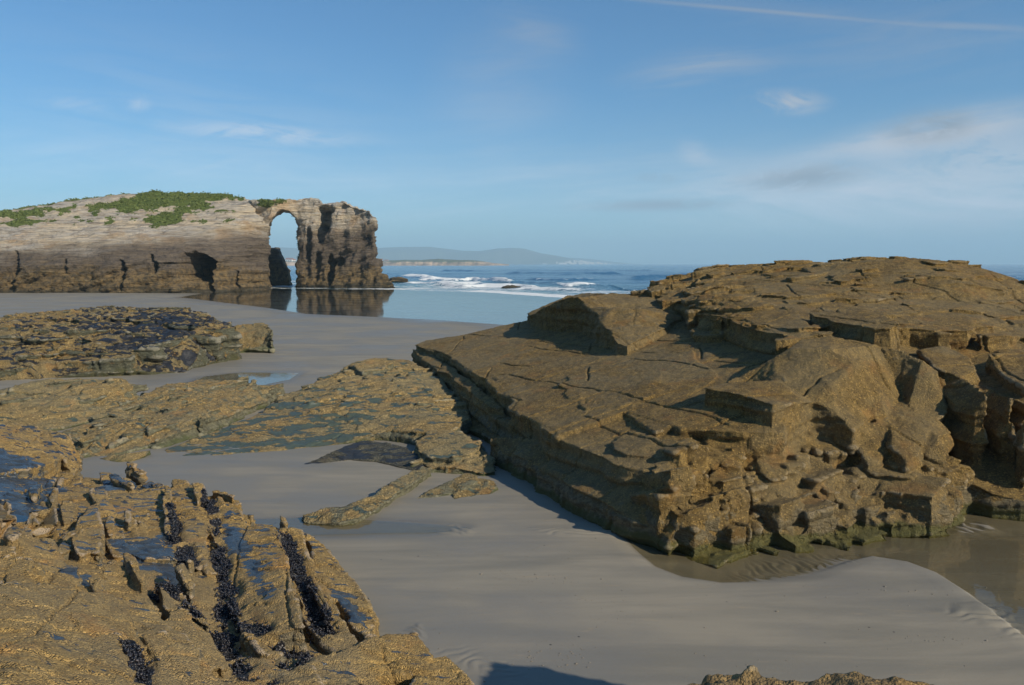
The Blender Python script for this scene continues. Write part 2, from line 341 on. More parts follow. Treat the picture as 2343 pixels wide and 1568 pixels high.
lo = addm(mul(blob(1290, 474, 1720, 466, 17), addm(puff, .55)), mul(mul(blob(1660, 425, 2010, 390, 36), addm(puff, .25)), 1.0), mul(mul(blob(2000, 305, 2260, 280, 44), addm(puff, .2)), .9), mul(mul(blob(1900, 560, 2500, 500, 60), broad), .4), mul(mul(blob(1450, 405, 1560, 412, 14), puff), .5))
skc = t.mix(1.0, sky.outputs[0], (.58, 1.02, 1.33), 'MULTIPLY')
lum = t.n('ShaderNodeRGBToBW'); t.l(sky.outputs[0], lum.inputs[0])
white = t.n('ShaderNodeCombineColor'); 
for i, k in enumerate((1.65, 1.76, 1.98)): t.l(t.math('MULTIPLY', lum.outputs[0], k), white.inputs[i])
grey = t.n('ShaderNodeCombineColor')
for i, k in enumerate((.62, .72, .86)): t.l(t.math('MULTIPLY', lum.outputs[0], k), grey.inputs[i])
c = t.mix(mul(hi, 1.0), skc, white.outputs[0]); c = t.mix(mul(lo, .75), c, grey.outputs[0])
bg = t.n('ShaderNodeBackground'); t.l(c, bg.inputs[0]); bg.inputs[1].default_value = .078
t.l(bg.outputs[0], t.n('ShaderNodeOutputWorld').inputs[0])
sl = bpy.data.lights.new('sun', 'SUN'); so = bpy.data.objects.new('sun', sl); C.objects.link(so)
sl.energy = 5.0; sl.angle = R(.5); sl.color = (1.0, .88, .68)
ce = math.cos(R(SUN_EL)); so.rotation_euler = Vector((SUN_DIR[0]*ce, SUN_DIR[1]*ce, math.sin(R(SUN_EL)))).to_track_quat('Z', 'Y').to_euler()
so.location = (30, -30, 40)
sc.view_settings.view_transform = 'Standard'; sc.view_settings.look = 'None'; sc.view_settings.gamma = 1; sc.view_settings.exposure = .09; sc.view_settings.use_curve_mapping = False
sc.cycles.use_denoising = True; sc.cycles.max_bounces = 6; sc.cycles.volume_bounces = 1; sc.cycles.transparent_max_bounces = 8
hz, t, out = mat('haze'); pv = t.n('ShaderNodeVolumePrincipled'); pv.inputs['Color'].default_value = (.58, .84, 1., 1); pv.inputs['Density'].default_value = 2.2e-4; pv.inputs['Anisotropy'].default_value = 0.0
t.l(pv.outputs[0], out.inputs[1])
a, b_, zt, zb = -13000, 13000, 330, -5
HV = [(x, y, z) for z in (zb, zt) for (x, y) in ((a, a), (b_, a), (b_, b_), (a, b_))]
put('haze', HV, [(3, 2, 1, 0), (4, 5, 6, 7), (0, 1, 5, 4), (1, 2, 6, 5), (2, 3, 7, 6), (3, 0, 4, 7)], hz, smooth=False, kind='stuff', label='thin blue sea haze over the bay')
# ------------------------------------------------------------------ sand
SHX = [-400, -60, -42, -40, -23, -16.5, -10.3, -5.3, -.6, 8, 30, 80, 400]; SHY = [130, 118, 108, 96, 73.6, 63.9, 60.2, 56.9, 52.4, 45, 36, 25, 20]
def shore(x): return np.interp(x, SHX, SHY)
def pw(pts, z=.11): return [P(a, b, z) for a, b in pts]
POOLS = {  # traced outline, sand drop, water level
 'left': (pw([(560, 1188), (700, 1184), (860, 1190), (980, 1198), (1060, 1205), (1010, 1216), (860, 1218), (720, 1222), (650, 1215), (600, 1215)]), .035, .098),
 'right': (pw([(1440, 1232), (1466, 1262), (1500, 1292), (1560, 1316), (1650, 1330), (1730, 1328), (1850, 1312), (1930, 1285), (1990, 1272), (2080, 1286), (2150, 1312), (2220, 1355), (2290, 1410), (2343, 1450), (2600, 1640), (3300, 1500), (3000, 1000), (2150, 1050), (1600, 1050)]), .06, .088),
 'back': (pw([(470, 862), (560, 852), (680, 854), (660, 868), (610, 878), (575, 895), (500, 898), (430, 884)]), .05, .10),
}
def sand_z(x, y):
    s = shore(x)-y
    z = np.where(s > 0, np.minimum(.115, .009*s), .012*s); z = np.maximum(z, -2.5)
    far = sstep(14, 60, y); land = sstep(0, 8, s)
    z = z+land*(.012*perlin(x*.35, y*.25, 0*x, 5)+far*.10*perlin(x*.06, y*.035, 0*x+3, 6)+.003*perlin(x*1.6, y*1.3, 0*x, 7))
    for k, (pl, dp, lv) in POOLS.items():
        d = poly_sd(x, y, pl); z = z-dp*sstep(.30 if k != 'back' else 1., -.25 if k != 'back' else -1., d)
    # sand bar with a sharp crest beside the right pool
    cr = pw([(1960, 1275), (2000, 1272), (2080, 1286), (2150, 1312), (2220, 1355), (2290, 1410), (2343, 1450), (2600, 1640)]); dl = np.full(x.shape, 1e9)
    for a, b in zip(cr[:-1], cr[1:]):
        e = (b-a)[:2]; tq = np.clip(((x-a[0])*e[0]+(y-a[1])*e[1])/(e@e), 0, 1); dl = np.minimum(dl, np.hypot(x-a[0]-tq*e[0], y-a[1]-tq*e[1]))
    z = z+.045*sstep(-.02, .09, poly_sd(x, y, POOLS['right'][0]))*np.exp(-dl/.55)
    # ripples
    def rip(pts, amp, lam, ang, fall=.25, seed=0):
        d = poly_sd(x, y, pw(pts)); m = sstep(fall*.3, -fall, d)
        ph = (x*math.cos(R(ang))+y*math.sin(R(ang)))/lam+1.6*perlin(x*2.2, y*2.2, 0*x, seed)+1.0*perlin(x*5, y*5, 0*x, seed+1)
        return amp*m*(.6+.8*np.clip(perlin(x*1.8, y*1.8, 0*x, seed+2)+.4, 0, 1))*np.abs(np.sin(ph*math.pi))
    z = z+rip([(960, 1200), (1040, 1196), (1100, 1210), (1075, 1228), (1000, 1222)], .018, .13, 60, .15, 1)
    z = z+rip([(1730, 1275), (1840, 1258), (1960, 1262), (1960, 1290), (1840, 1315), (1740, 1330), (1650, 1322)], .022, .12, 25, .3, 2)
    z = z+rip([(2130, 1400), (2250, 1365), (2343, 1400), (2420, 1500), (2343, 1475), (2240, 1440)], .022, .16, 100, .25, 3)
    z = z+rip([(2160, 1175), (2260, 1190), (2300, 1212), (2230, 1225), (2180, 1215)], .05, .22, 20, .2, 4)
    z = z+rip([(925, 1445), (965, 1425), (975, 1465), (945, 1475)], .02, .10, 50, .1, 5)
    z = z+rip([(960, 1490), (1060, 1475), (1180, 1520), (1250, 1568), (1060, 1540)], .012, .14, 120, .3, 6)
    z = z+rip([(1200, 1205), (1420, 1212), (1440, 1232), (1250, 1228)], .012, .16, 95, .1, 7)
    # soft swells along the shoreline
    z = z+.02*land*(1-far)*np.sin((y*.9-x*.25+2*perlin(x*.2, y*.2, 0*x, 9)))*.35
    return z
def polar(r, th):
    rr, tt = np.meshgrid(r, th, indexing='ij'); return rr*np.sin(tt), rr*np.cos(tt)
th = np.concatenate([np.linspace(-math.pi, -.75, 40)[:-1], np.linspace(-.75, .75, 760), np.linspace(.75, math.pi, 40)[1:]])
rr = np.concatenate([[.01, 1, 2, 3, 4], np.geomspace(5, 20, 640)[1:], np.geomspace(20, 140, 330)[1:], np.geomspace(140, 600, 20)[1:]])
sx, sy = polar(rr, th); sz = sand_z(sx, sy)
m, t, out = mat('beach_sand'); g = t.n('ShaderNodeNewGeometry').outputs['Position']
big = t.noise(g, .22, 4, .6); mp = t.n('ShaderNodeMapping'); t.l(g, mp.inputs[0]); mp.inputs['Rotation'].default_value = (0, 0, R(-12)); mp.inputs['Scale'].default_value = (.35, 2.2, 1)
lay = t.noise(mp.outputs[0], .8, 6, .62, .4); gr = t.noise(g, 260., 2, .8)
col = t.mix(t.step(lay, .3, .7), (.30, .265, .205), (.20, .185, .15)); col = t.mix(t.math('MULTIPLY', t.step(big, .42, .58), .6), col, (.195, .185, .165))
col = t.mix(t.math('MULTIPLY', t.step(t.noise(mp.outputs[0], 2.4, 6, .7, 1.), .58, .72), .35), col, (.36, .28, .18))
wet = t.attr('wet'); col = t.mix(t.math('MULTIPLY', wet, .45), col, (.10, .082, .055))
col = t.mix(t.math('MULTIPLY', t.step(gr, .6, .75), .25), col, (.12, .11, .09))
spk = t.voro(g, 2.3); col = t.mix(t.step(spk, .035, .02), col, (.04, .035, .03))
b = t.n('ShaderNodeBsdfPrincipled'); t.l(col, b.inputs['Base Color'])
damp = t.step(t.math('ADD', big, t.math('MULTIPLY', t.math('SUBTRACT', lay, .5), .5)), .42, .62)
rg = t.math('SUBTRACT', .72, t.math('MULTIPLY', damp, .22)); rg = t.math('SUBTRACT', rg, t.math('MULTIPLY', wet, .30)); t.l(rg, b.inputs['Roughness']); b.inputs['Specular IOR Level'].default_value = .35
hh = t.math('ADD', t.math('MULTIPLY', t.noise(g, 30., 5, .7), .5), t.math('MULTIPLY', lay, 1.6)); hh = t.math('ADD', hh, t.math('MULTIPLY', gr, .12))
bp = t.n('ShaderNodeBump'); bp.inputs['Strength'].default_value = .45; bp.inputs['Distance'].default_value = .01; t.l(hh, bp.inputs['Height']); t.l(bp.outputs[0], b.inputs['Normal'])
t.l(b.outputs[0], out.inputs[0])
s_ = shore(sx)-sy
wetv = sstep(6, -2, s_)
for k, (pl, dp, lv) in POOLS.items(): wetv = np.maximum(wetv, sstep(lv+.012, lv-.004, sz)*sstep(.6, .1, poly_sd(sx, sy, pl)))
SV = np.stack([sx, sy, sz], -1).reshape(-1, 3)
put('sand', SV, grid_faces(len(rr), len(th))[:, ::-1].copy(), m, attrs={'wet': wetv.ravel()}, origin=(0, 0, 0), kind='structure', label='smooth damp beach sand')
# shallow water
def schlick(t, nrm=None):
    gg = t.n('ShaderNodeNewGeometry'); dt = t.n('ShaderNodeVectorMath', operation='DOT_PRODUCT'); t.l(gg.outputs['Incoming'], dt.inputs[0]); t.l(nrm if nrm is not None else gg.outputs['Normal'], dt.inputs[1])
    return t.math('ADD', .02, t.math('MULTIPLY', .98, t.math('POWER', t.math('SUBTRACT', 1.0, t.math('ABSOLUTE', dt.outputs['Value']), clamp=True), 5.0)), clamp=True)
def water_mat(name, tint=(.90, .88, .78), rough_=.02, bumpd=.004, sc=6.):
    m, t, out = mat(name); g = t.n('ShaderNodeNewGeometry').outputs['Position']
    gl = t.n('ShaderNodeBsdfGlossy'); gl.inputs['Roughness'].default_value = rough_; tr = t.n('ShaderNodeBsdfTransparent'); tr.inputs[0].default_value = tint+(1,)
    bp = t.n('ShaderNodeBump'); bp.inputs['Strength'].default_value = .3; bp.inputs['Distance'].default_value = bumpd; t.l(t.noise(g, sc, 4, .5), bp.inputs['Height']); t.l(bp.outputs[0], gl.inputs['Normal'])
    mx = t.n('ShaderNodeMixShader'); t.l(schlick(t, bp.outputs[0]), mx.inputs[0]); t.l(tr.outputs[0], mx.inputs[1]); t.l(gl.outputs[0], mx.inputs[2])
    t.l(mx.outputs[0], out.inputs[0]); return m
WM = water_mat('pool_water')
for k, (pl, dp, lv) in POOLS.items():
    pl = np.array(pl); c = pl.mean(0); e = [(p[0], p[1], lv) for p in (pl+(pl-c)*(.04 if k != 'right' else .01))]
    r = delaunay_2d_cdt([Vector(p[:2]) for p in e], [(i, (i+1) % len(e)) for i in range(len(e))], [], 1, 1e-5)
    fcs = []
    for f in r[2]:
        a, b_, c_ = (r[0][i] for i in f); fcs.append(tuple(f) if (b_-a).cross(c_-a) > 0 else tuple(f)[::-1])
    put('tide_pool', [(v.x, v.y, lv) for v in r[0]], fcs, WM, kind='structure', smooth=False,
        label={'left': 'narrow strip of water lying blue on the sand below the ridge', 'right': 'shallow brown pool round the foot of the big rock', 'back': 'small bright pool between the low rocks and the beach'}[k])

# scattered pebbles and shell bits
import bmesh
bb = bmesh.new(); bmesh.ops.create_icosphere(bb, subdivisions=1, radius=1.0); iv0 = np.array([v.co[:] for v in bb.verts]); it0 = np.array([[v.index for v in f.verts] for f in bb.faces]); bb.free()
rg = np.random.default_rng(31); n = 420; ppx = rg.uniform(180, 2300, n); ppy = 1060+510*rg.uniform(0, 1, n)**.8; V = []
clx = rg.uniform(600, 2200, 14); cly = rg.uniform(1180, 1540, 14)
for i in range(n):
    a, b = (ppx[i], ppy[i]) if i % 3 == 0 else (clx[i % 14]+rg.normal(0, 60), cly[i % 14]+rg.normal(0, 7))
    p = P(a, min(max(b, 1060), 1566), .1); r_ = rg.uniform(.003, .009)*(1.8 if rg.random() > .93 else 1); z = float(sand_z(np.array([p[0]]), np.array([p[1]]))[0])
    V.append(iv0*np.array([r_*rg.uniform(.9, 1.6), r_*rg.uniform(.8, 1.2), r_*.5])*(1+.15*rg.normal(size=(12, 1)))+np.array([p[0], p[1], z+r_*.2]))
put('pebbles', np.concatenate(V), (it0[None]+(np.arange(n)*12)[:, None, None]).reshape(-1, 3), simple('pebble_stone', (.10, .085, .065), .7, (.30, .27, .22), 8.), kind='stuff', label='small dark pebbles and shell bits strewn on the sand')
# ------------------------------------------------------------------ sea
th = np.linspace(-1.0, 1.0, 620); yr = np.concatenate([np.geomspace(34, 420, 620), np.geomspace(420, 13000*.98, 130)[1:]])
yy_, tt_ = np.meshgrid(yr, th, indexing='ij'); x = yy_*np.tan(tt_*.82); y = yy_
FX = [-200, -60, -38, -33, -18, -4.5, 1.6, 6.6, 14, 40, 90]; FY = [150, 140, 129, 126, 122, 113, 103, 94, 85, 66, 45]
front = np.interp(x, FX, FY)+2.5*perlin(x*.12, 0*x, 0*x, 3)+.9*perlin(x*.5, 0*x, 0*x, 4)
s = y-front; amp = sstep(0, 45, s)
ph = y/17+1.3*perlin(x*.012, y*.01, 0*x, 8)+x*.010
sw = np.sin(ph*2*math.pi*.5); sw = np.sign(sw)*np.abs(sw)**.8
z = amp*(.20*sw*np.clip(.5+1.6*perlin(x*.02, y*.02, 0*x, 9)+.3, .1, 1.4)+.10*fbm(x*.10, y*.25, 0*x, 10, 3))*np.exp(-np.maximum(y-300, 0)/2500)
foam = np.zeros_like(x)
def crest(pts, h, wdn, foamy, seed, back=6.):
    h = h*1.3; back = back*1.6; wdn = wdn*1.2
    """a breaking wave along a traced line of (px, py)"""
    global z, foam
    q = np.array([P(a, b, 0) for a, b in pts]); o = np.argsort(q[:, 0]); q = q[o]
    yc = np.interp(x, q[:, 0], q[:, 1])+.8*perlin(x*.35, 0*x, 0*x, seed); m = sstep(q[0, 0]-1, q[0, 0]+4, x)*sstep(q[-1, 0]+1, q[-1, 0]-4, x)
    d = y-yc; pr = np.where(d < 0, np.exp(-(d/wdn)**2), np.exp(-(d/(wdn*3))**2)); z = z+h*m*pr*(.75+.5*perlin(x*.4, y*.3, 0*x, seed+1))
    ft = np.where(d < 0, np.exp(-(d/(wdn*1.7))**2), np.exp(-(d/(back))**2)); foam = np.maximum(foam, foamy*m*ft*(1.0+.6*perlin(x*.3, y*.3, 0*x, seed+2)))
crest([(1010, 648), (1080, 643), (1130, 647), (1190, 650)], .75, 1.6, 1.1, 21, 5)
crest([(985, 652), (1060, 657), (1110, 655), (1180, 656), (1260, 660)], .5, 1.3, 1.0, 24, 5)
crest([(1160, 660), (1220, 661), (1290, 664), (1370, 666)], .42, 1.2, .95, 27, 4)
crest([(1392, 655), (1420, 663), (1470, 668), (1560, 672)], .7, 1.0, 1.1, 30, 4)
crest([(885, 636), (920, 633), (965, 634), (1000, 643)], .5, 4, .95, 33, 10)
crest([(1000, 650), (1180, 648), (1340, 655)], .45, 3., .1, 36, 5)
crest([(1440, 640), (1540, 636), (1640, 634), (1800, 640)], .9, 4., .05, 39, 5)
crest([(1150, 628), (1300, 629), (1420, 627)], .7, 8., .05, 42, 5); crest([(1000, 622), (1200, 620), (1500, 621)], .9, 12., .0, 45, 5)
crest([(2280, 645), (2343, 640), (2600, 640)], .8, 4., .3, 46, 5)
crest([(900, 650), (960, 648), (1040, 652), (1120, 650)], .35, 1.5, 1.0, 60, 4); crest([(1250, 652), (1300, 656), (1360, 654), (1400, 658)], .35, 1.5, .9, 63, 4)
crest([(940, 641), (1000, 640), (1070, 641)], .4, 2., .85, 66, 5); crest([(1200, 640), (1290, 642), (1380, 640)], .5, 2., .45, 69, 5)
# broken water running up the beach
wash = np.exp(-((s-3.5)/6.)**2)*sstep(-1.2, .3, s); foam = np.maximum(foam, wash*(1.15+.8*perlin(x*.14, y*.3, 0*x, 51)+.4*perlin(x*.6, y*.9, 0*x, 53))*(.30+.75*sstep(-20, 2, x))*(.75+.5*sstep(-.1, .15, perlin(x*.09, y*.1, 0*x, 58))))
foam = np.maximum(foam, sstep(0, 4, s)*sstep(80, 25, s)*(.50+.95*perlin(x*.07, y*.16, 0*x, 52)))
for cx, cy, rx in ((-24, 131, 9), (-17, 136, 7), (-33, 131, 3)): foam = np.maximum(foam, .62*np.exp(-((x-cx)/rx)**2-((y-cy)/3.)**2))
z = z+.06*foam*sstep(0, 3, s)*(.5+perlin(x*.9, y*.9, 0*x, 55))
z = z*sstep(-2, 6, s)
film = sstep(14, -4, s)
m, t, out = mat('sea_water'); g = t.n('ShaderNodeNewGeometry').outputs['Position']; fa = t.attr('foam'); fl = t.attr('film')
mp = t.n('ShaderNodeMapping'); t.l(g, mp.inputs[0]); mp.inputs['Scale'].default_value = (.35, 1., 1.)
n1 = t.noise(mp.outputs[0], .55, 5, .62); n2 = t.noise(mp.outputs[0], 2.2, 4, .6); n0 = t.noise(mp.outputs[0], .03, 3, .6)
b = t.n('ShaderNodeBsdfPrincipled'); col = t.mix(t.attr('deep'), (.035, .14, .16), (.007, .09, .19)); col = t.mix(t.math('MULTIPLY', t.step(n0, .45, .6), .5), col, (.006, .065, .16)); t.l(col, b.inputs['Base Color'])
b.inputs['Roughness'].default_value = .12; b.inputs['IOR'].default_value = 1.33
hgt = t.math('ADD', t.math('MULTIPLY', n1, 1.), t.math('MULTIPLY', n2, .35)); bp = t.n('ShaderNodeBump'); bp.inputs['Distance'].default_value = .35; t.l(t.math('MULTIPLY', t.math('SUBTRACT', 1.0, fl), .8), bp.inputs['Strength']); t.l(hgt, bp.inputs['Height']); t.l(bp.outputs[0], b.inputs['Normal'])
gl = t.n('ShaderNodeBsdfGlossy'); gl.inputs['Roughness'].default_value = .05; tr = t.n('ShaderNodeBsdfTransparent'); tr.inputs[0].default_value = (.8, .8, .75, 1); 
fm = t.n('ShaderNodeMixShader'); t.l(schlick(t), fm.inputs[0]); t.l(tr.outputs[0], fm.inputs[1]); t.l(gl.outputs[0], fm.inputs[2])
m1 = t.n('ShaderNodeMixShader'); t.l(fl, m1.inputs[0]); t.l(b.outputs[0], m1.inputs[1]); t.l(fm.outputs[0], m1.inputs[2])
fo = t.n('ShaderNodeBsdfDiffuse'); fo.inputs[0].default_value = (.74, .77, .78, 1)
fn_ = t.noise(mp.outputs[0], 1.6, 6, .72, .6); fmask = t.step(t.math('ADD', fa, t.math('MULTIPLY', t.math('SUBTRACT', fn_, .5), 2.2)), .50, .66)
m2 = t.n('ShaderNodeMixShader'); t.l(fmask, m2.inputs[0]); t.l(m1.outputs[0], m2.inputs[1]); t.l(fo.outputs[0], m2.inputs[2]); t.l(m2.outputs[0], out.inputs[0])
put('sea', np.stack([x, y, z], -1).reshape(-1, 3), grid_faces(len(yr), len(th))[:, ::-1].copy()[:, ::-1].copy(), m, attrs={'foam': foam.ravel(), 'film': film.ravel(), 'deep': sstep(10, 90, s).ravel()}, origin=(0, 0, 0), kind='structure', label='blue sea with white breakers running in')
# ------------------------------------------------------------------ the big brown outcrop on the right
PL1 = (.216, .0726, -.07); PL2 = (.1364, .0793, .678)
B = []
def add(L, *a, **k): L.append(prism(*a, seed=len(L)+1, **k))
# S1: the wide smooth slab
add(B, [(950, 790, 0), (975, 778, 0), (1040, 770, 0), (1150, 745, 0), (1260, 722, 0), (1400, 690, 0), (1700, 690, 0), (1990, 770, 0), (1900, 810, 0), (1800, 862, 0), (1700, 908, 0), (1600, 934, .0), (1576, 962, .0), (1500, 985, 0), (1424, 944, 0), (1370, 968, 0), (1318, 984, 0), (1272, 998, 0),
        (1222, 962, 0), (1166, 934, 0), (1183, 915, 0), (1150, 902, 0), (1126, 886, 0), (1117, 868, 0), (1088, 856, 0), (1068, 842, 0), (1033, 817, 0), (1008, 806, 0), (975, 800, 0)], pl=PL1, jit=.05)
add(B, [(1130, 862, .045), (1290, 818, .045), (1440, 815, .045), (1580, 800, .045), (1640, 860, .045), (1560, 905, .04), (1430, 940, .04), (1330, 976, .03), (1276, 994, .03), (1226, 958, .03), (1176, 932, .03), (1190, 915, .03), (1155, 900, .03), (1130, 884, .03)], pl=PL1, jit=.1)
add(B, [(1300, 860, .085), (1420, 842, .085), (1520, 850, .085), (1500, 900, .08), (1420, 930, .08), (1340, 935, .08), (1290, 900, .085)], pl=PL1, jit=.2)
# stepped rim below it on the left
add(B, [(944, 800, -.10), (980, 806, -.18), (1030, 838, -.18), (1080, 872, -.19), (1120, 905, -.20), (1155, 935, -.22), (1120, 930, -.23), (1085, 905, -.22), (1070, 892, -.22), (1044, 876, -.22), (1020, 854, -.21), (1000, 850, -.20), (975, 828, -.20)], pl=PL1, jit=.05)
add(B, [(1000, 835, -.42), (1080, 880, -.42), (1190, 945, -.42), (1300, 1000, -.40), (1290, 1030, -.34), (1230, 1006, -.36), (1180, 985, -.36), (1130, 955, -.36), (1095, 925, -.38), (1060, 905, -.38), (1040, 880, -.38)], pl=PL1, jit=.05)
add(B, [(1030, 840, -.62), (1120, 900, -.62), (1240, 960, -.62), (1330, 1000, -.62), (1290, 1060, -.66), (1180, 1020, -.7), (1120, 1000, -.75), (1075, 980, -.78), (1060, 930, -.72)], pl=PL1, jit=.05)
# S0: lower slab in front, running down to the nose
add(B, [(1272, 1000, -.04), (1318, 986, -.04), (1424, 946, -.05), (1560, 990, -.12), (1700, 985, 1.27, 1), (1790, 985, 1.22, 1), (1760, 1020, 1.12, 1), (1650, 1040, 1.05, 1), (1600, 1080, .90, 1), (1560, 1130, .73, 1), (1542, 1150, .65, 1), (1522, 1112, -.42), (1500, 1090, -.26), (1473, 1077, -.19), (1431, 1070, -.16), (1400, 1062, -.15), (1378, 1046, -.13), (1330, 1028, -.1), (1300, 1014, -.08)], pl=PL1, jit=.06,
    interior=[(1480, 1010, -.12), (1560, 1050, 1.08, 1), (1600, 1030, 1.16, 1)])
add(B, [(1440, 985, -.05), (1560, 1010, -.08), (1560, 1040, -.14), (1500, 1050, -.16), (1430, 1040, -.08), (1400, 1010, -.05)], pl=PL1, jit=.1)
# ledge under the dark overhang, lit rim
add(B, [(1190, 1010, 1.0-.3), (1260, 1022, .72), (1330, 1035, .70), (1400, 1060, .70), (1385, 1090, .66), (1330, 1095, .6), (1270, 1080, .55), (1215, 1055, .5), (1170, 1040, .5)], jit=.06)
add(B, [(1395, 1085, .62), (1455, 1095, .66), (1510, 1150, .58), (1545, 1215, .40), (1530, 1235, .3), (1480, 1180, .42), (1430, 1130, .5)], jit=.05)
# the dark left wall under the slab
add(B, [(1120, 1000, .62), (1200, 1000, .75), (1300, 1010, .85), (1420, 1040, .95), (1520, 1110, .85), (1560, 1200, .35), (1590, 1262, .12), (1530, 1238, .22), (1450, 1190, .40), (1380, 1150, .48), (1290, 1105, .50), (1210, 1062, .45), (1150, 1040, .4)], jit=.07)
# S1b: raised step in front of the hump, dark riser to the left
add(B, [(1424, 938, .03), (1530, 912, .04), (1610, 898, .03), (1700, 915, .02), (1769, 945, 1.64, 1), (1800, 962, 1.56, 1), (1795, 990, 1.44, 1), (1700, 992, 1.42, 1), (1580, 978, 1.42, 1), (1556, 976, 0.02), (1500, 962, .02)], pl=PL1, jit=.04)
# B2: the hump
add(B, [(1612, 888, 1.93), (1650, 876, 1.96), (1690, 862, 1.99), (1730, 842, 2.14), (1770, 820, 2.32), (1805, 797, 2.50), (1835, 775, 2.62), (1900, 770, 2.66), (1960, 780, 2.58), (2060, 798, 2.48), (2110, 823, 2.32), (2180, 880, 1.88), (2190, 905, 1.68), (2165, 940, 1.52), (2120, 968, 1.42), (2105, 950, 1.5), (2062, 897, 1.75), (2055, 905, 1.72), (2038, 926, 1.62), (2029, 952, 1.52), (1990, 955, 1.5), (1952, 982, 1.42), (1915, 949, 1.60), (1862, 922, 1.76), (1830, 920, 1.82), (1795, 922, 1.86), (1769, 926, 1.86), (1700, 906, 1.90)],
    interior=[(1720, 880, 1.90), (1780, 870, 2.04), (1850, 840, 2.24), (1900, 800, 2.52), (1960, 830, 2.33), (1900, 880, 2.03), (2000, 880, 1.97), (2060, 850, 2.14), (2120, 880, 1.87), (1960, 930, 1.68), (1860, 895, 1.92)], jit=.05, bottom=1.0)
add(B, [(1700, 900, 1.80), (1790, 880, 1.94), (1870, 872, 2.0), (1960, 880, 1.92), (1990, 905, 1.80), (1960, 925, 1.70), (1900, 925, 1.70), (1860, 916, 1.74), (1790, 915, 1.72)], jit=.1, bottom=1.2)
# pillar and blocks under the lip of the hump
add(B, [(1965, 978, 1.40), (2025, 950, 1.5), (2062, 950, 1.52), (2050, 1010, 1.2), (2010, 1060, .95), (1985, 1062, .95), (1966, 1020, 1.15)], jit=.04)
add(B, [(2030, 926, 1.62), (2110, 950, 1.5), (2128, 975, 1.4), (2100, 1040, 1.1), (2075, 1060, 1.0), (2040, 1010, 1.25)], jit=.04)
add(B, [(2105, 958, 1.48), (2150, 960, 1.45), (2180, 990, 1.28), (2150, 1000, 1.28), (2165, 1060, .95), (2120, 1040, 1.05)], jit=.05, bottom=.85)
add(B, [(1800, 930, 1.45), (1840, 930, 1.5), (1990, 940, 1.55), (2120, 950, 1.5), (2120, 900, 1.7), (1990, 880, 1.8), (1800, 890, 1.75)], jit=.04, bottom=0)
for a, b, z, w_ in ((1792, 925, 1.5, 12), (1820, 935, 1.45, 9), (1845, 925, 1.55, 8), (1600, 968, 1.4, 26), (1665, 975, 1.38, 18), (1735, 972, 1.36, 20)): add(B, [(a-w_, b, z), (a, b-6, z), (a+w_, b-2, z), (a+w_, b+34, z-.22), (a-w_, b+38, z-.25)], jit=.05)
# R2: the upper plateau up to the skyline
R2O = [(1482, 656, 3.28), (1530, 648, 3.4), (1580, 630, 3.6), (1640, 613, 3.87), (1730, 611, 3.89), (1830, 610, 3.91), (1900, 602, 4.03), (2000, 594, 4.13), (2100, 591, 4.17), (2200, 602, 4.026), (2285, 625, 3.735), (2343, 648, 3.47), (2460, 690, 3.0), (2700, 760, 2.6), (2700, 800, 2.3), (2460, 790, 2.35), (2343, 772, 2.45), (2230, 768, 2.5), (2130, 760, 2.55), (2050, 754, 2.6), (2000, 744, 2.68), (1900, 744, 2.72), (1842, 764, 2.66), (1826, 772, 2.6), (1760, 762, 2.63), (1716, 752, 2.66), (1662, 730, 2.76), (1640, 722, 2.78), (1590, 716, 2.78), (1560, 704, 2.82), (1520, 690, 2.95)]
R2I = [(1700, 650, 3.42), (1900, 680, 3.17), (2100, 680, 3.15), (2250, 700, 2.95), (2400, 730, 2.7), (2000, 640, 3.57), (2200, 650, 3.48), (1800, 640, 3.55), (1750, 700, 3.0), (1620, 670, 3.25)]
add(B, R2O, jit=.16, seg=.5, interior=R2I)
r2f = interp([P(*p) for p in R2O+R2I])
def hit(px, py, off):
    """point on the plateau seen along a sight line"""
    for yy in np.arange(13, 29, .15):
        p = PD(px, py, yy); zz = r2f(p[0], p[1])
        if zz is not None and p[2] <= zz+off: return p
    return None
def sheet(pts, jit=.25, seg=.35):
    q = [hit(a, b, c) for a, b, c in pts]
    if any(p is None for p in q): return
    rr_ = random.Random(len(B)); o2 = []
    for i in range(len(q)):
        a, b = q[i], q[(i+1) % len(q)]; L = math.hypot(*(b-a)[:2]); k = max(1, int(L/seg)); nx, ny = (b-a)[1]/max(L, 1e-6), -(b-a)[0]/max(L, 1e-6)
        for j in range(k):
            r = 0 if j == 0 else (rr_.random()-.5)*2*jit*min(1, L); p = a+(b-a)*j/k; o2.append(np.array([p[0]+nx*r, p[1]+ny*r, p[2]]))
    B.append(solid(o2, [], 1.5))
sheet([(1835, 612, .06), (1900, 604, .06), (2000, 597, .07), (2100, 594, .08), (2200, 604, .06), (2275, 628, .04), (2200, 640, .05), (2080, 622, .06), (1980, 628, .05), (1900, 632, .05)])
sheet([(1560, 660, .10), (1660, 640, .10), (1800, 650, .1), (1960, 660, .1), (1940, 676, .08), (1830, 672, .08), (1700, 676, .08), (1640, 684, .08), (1570, 682, .06)])
add(B, [(1484, 658, .10), (1500, 651, .12), (1520, 652, .12), (1518, 660, .10), (1490, 664, .10)], pl=PL2, jit=.05)
# R2 front ledges
add(B, [(1850, 716, .14), (1960, 700, .12), (2010, 712, .1), (2060, 740, .08), (2040, 752, .06), (2000, 754, .06), (1960, 744, .08), (1900, 735, .1)], pl=PL2, jit=.08)
add(B, [(1700, 728, .06), (1820, 712, .06), (1850, 740, .02), (1832, 772, -.02), (1800, 770, 0), (1740, 748, .02)], pl=PL2, jit=.05)
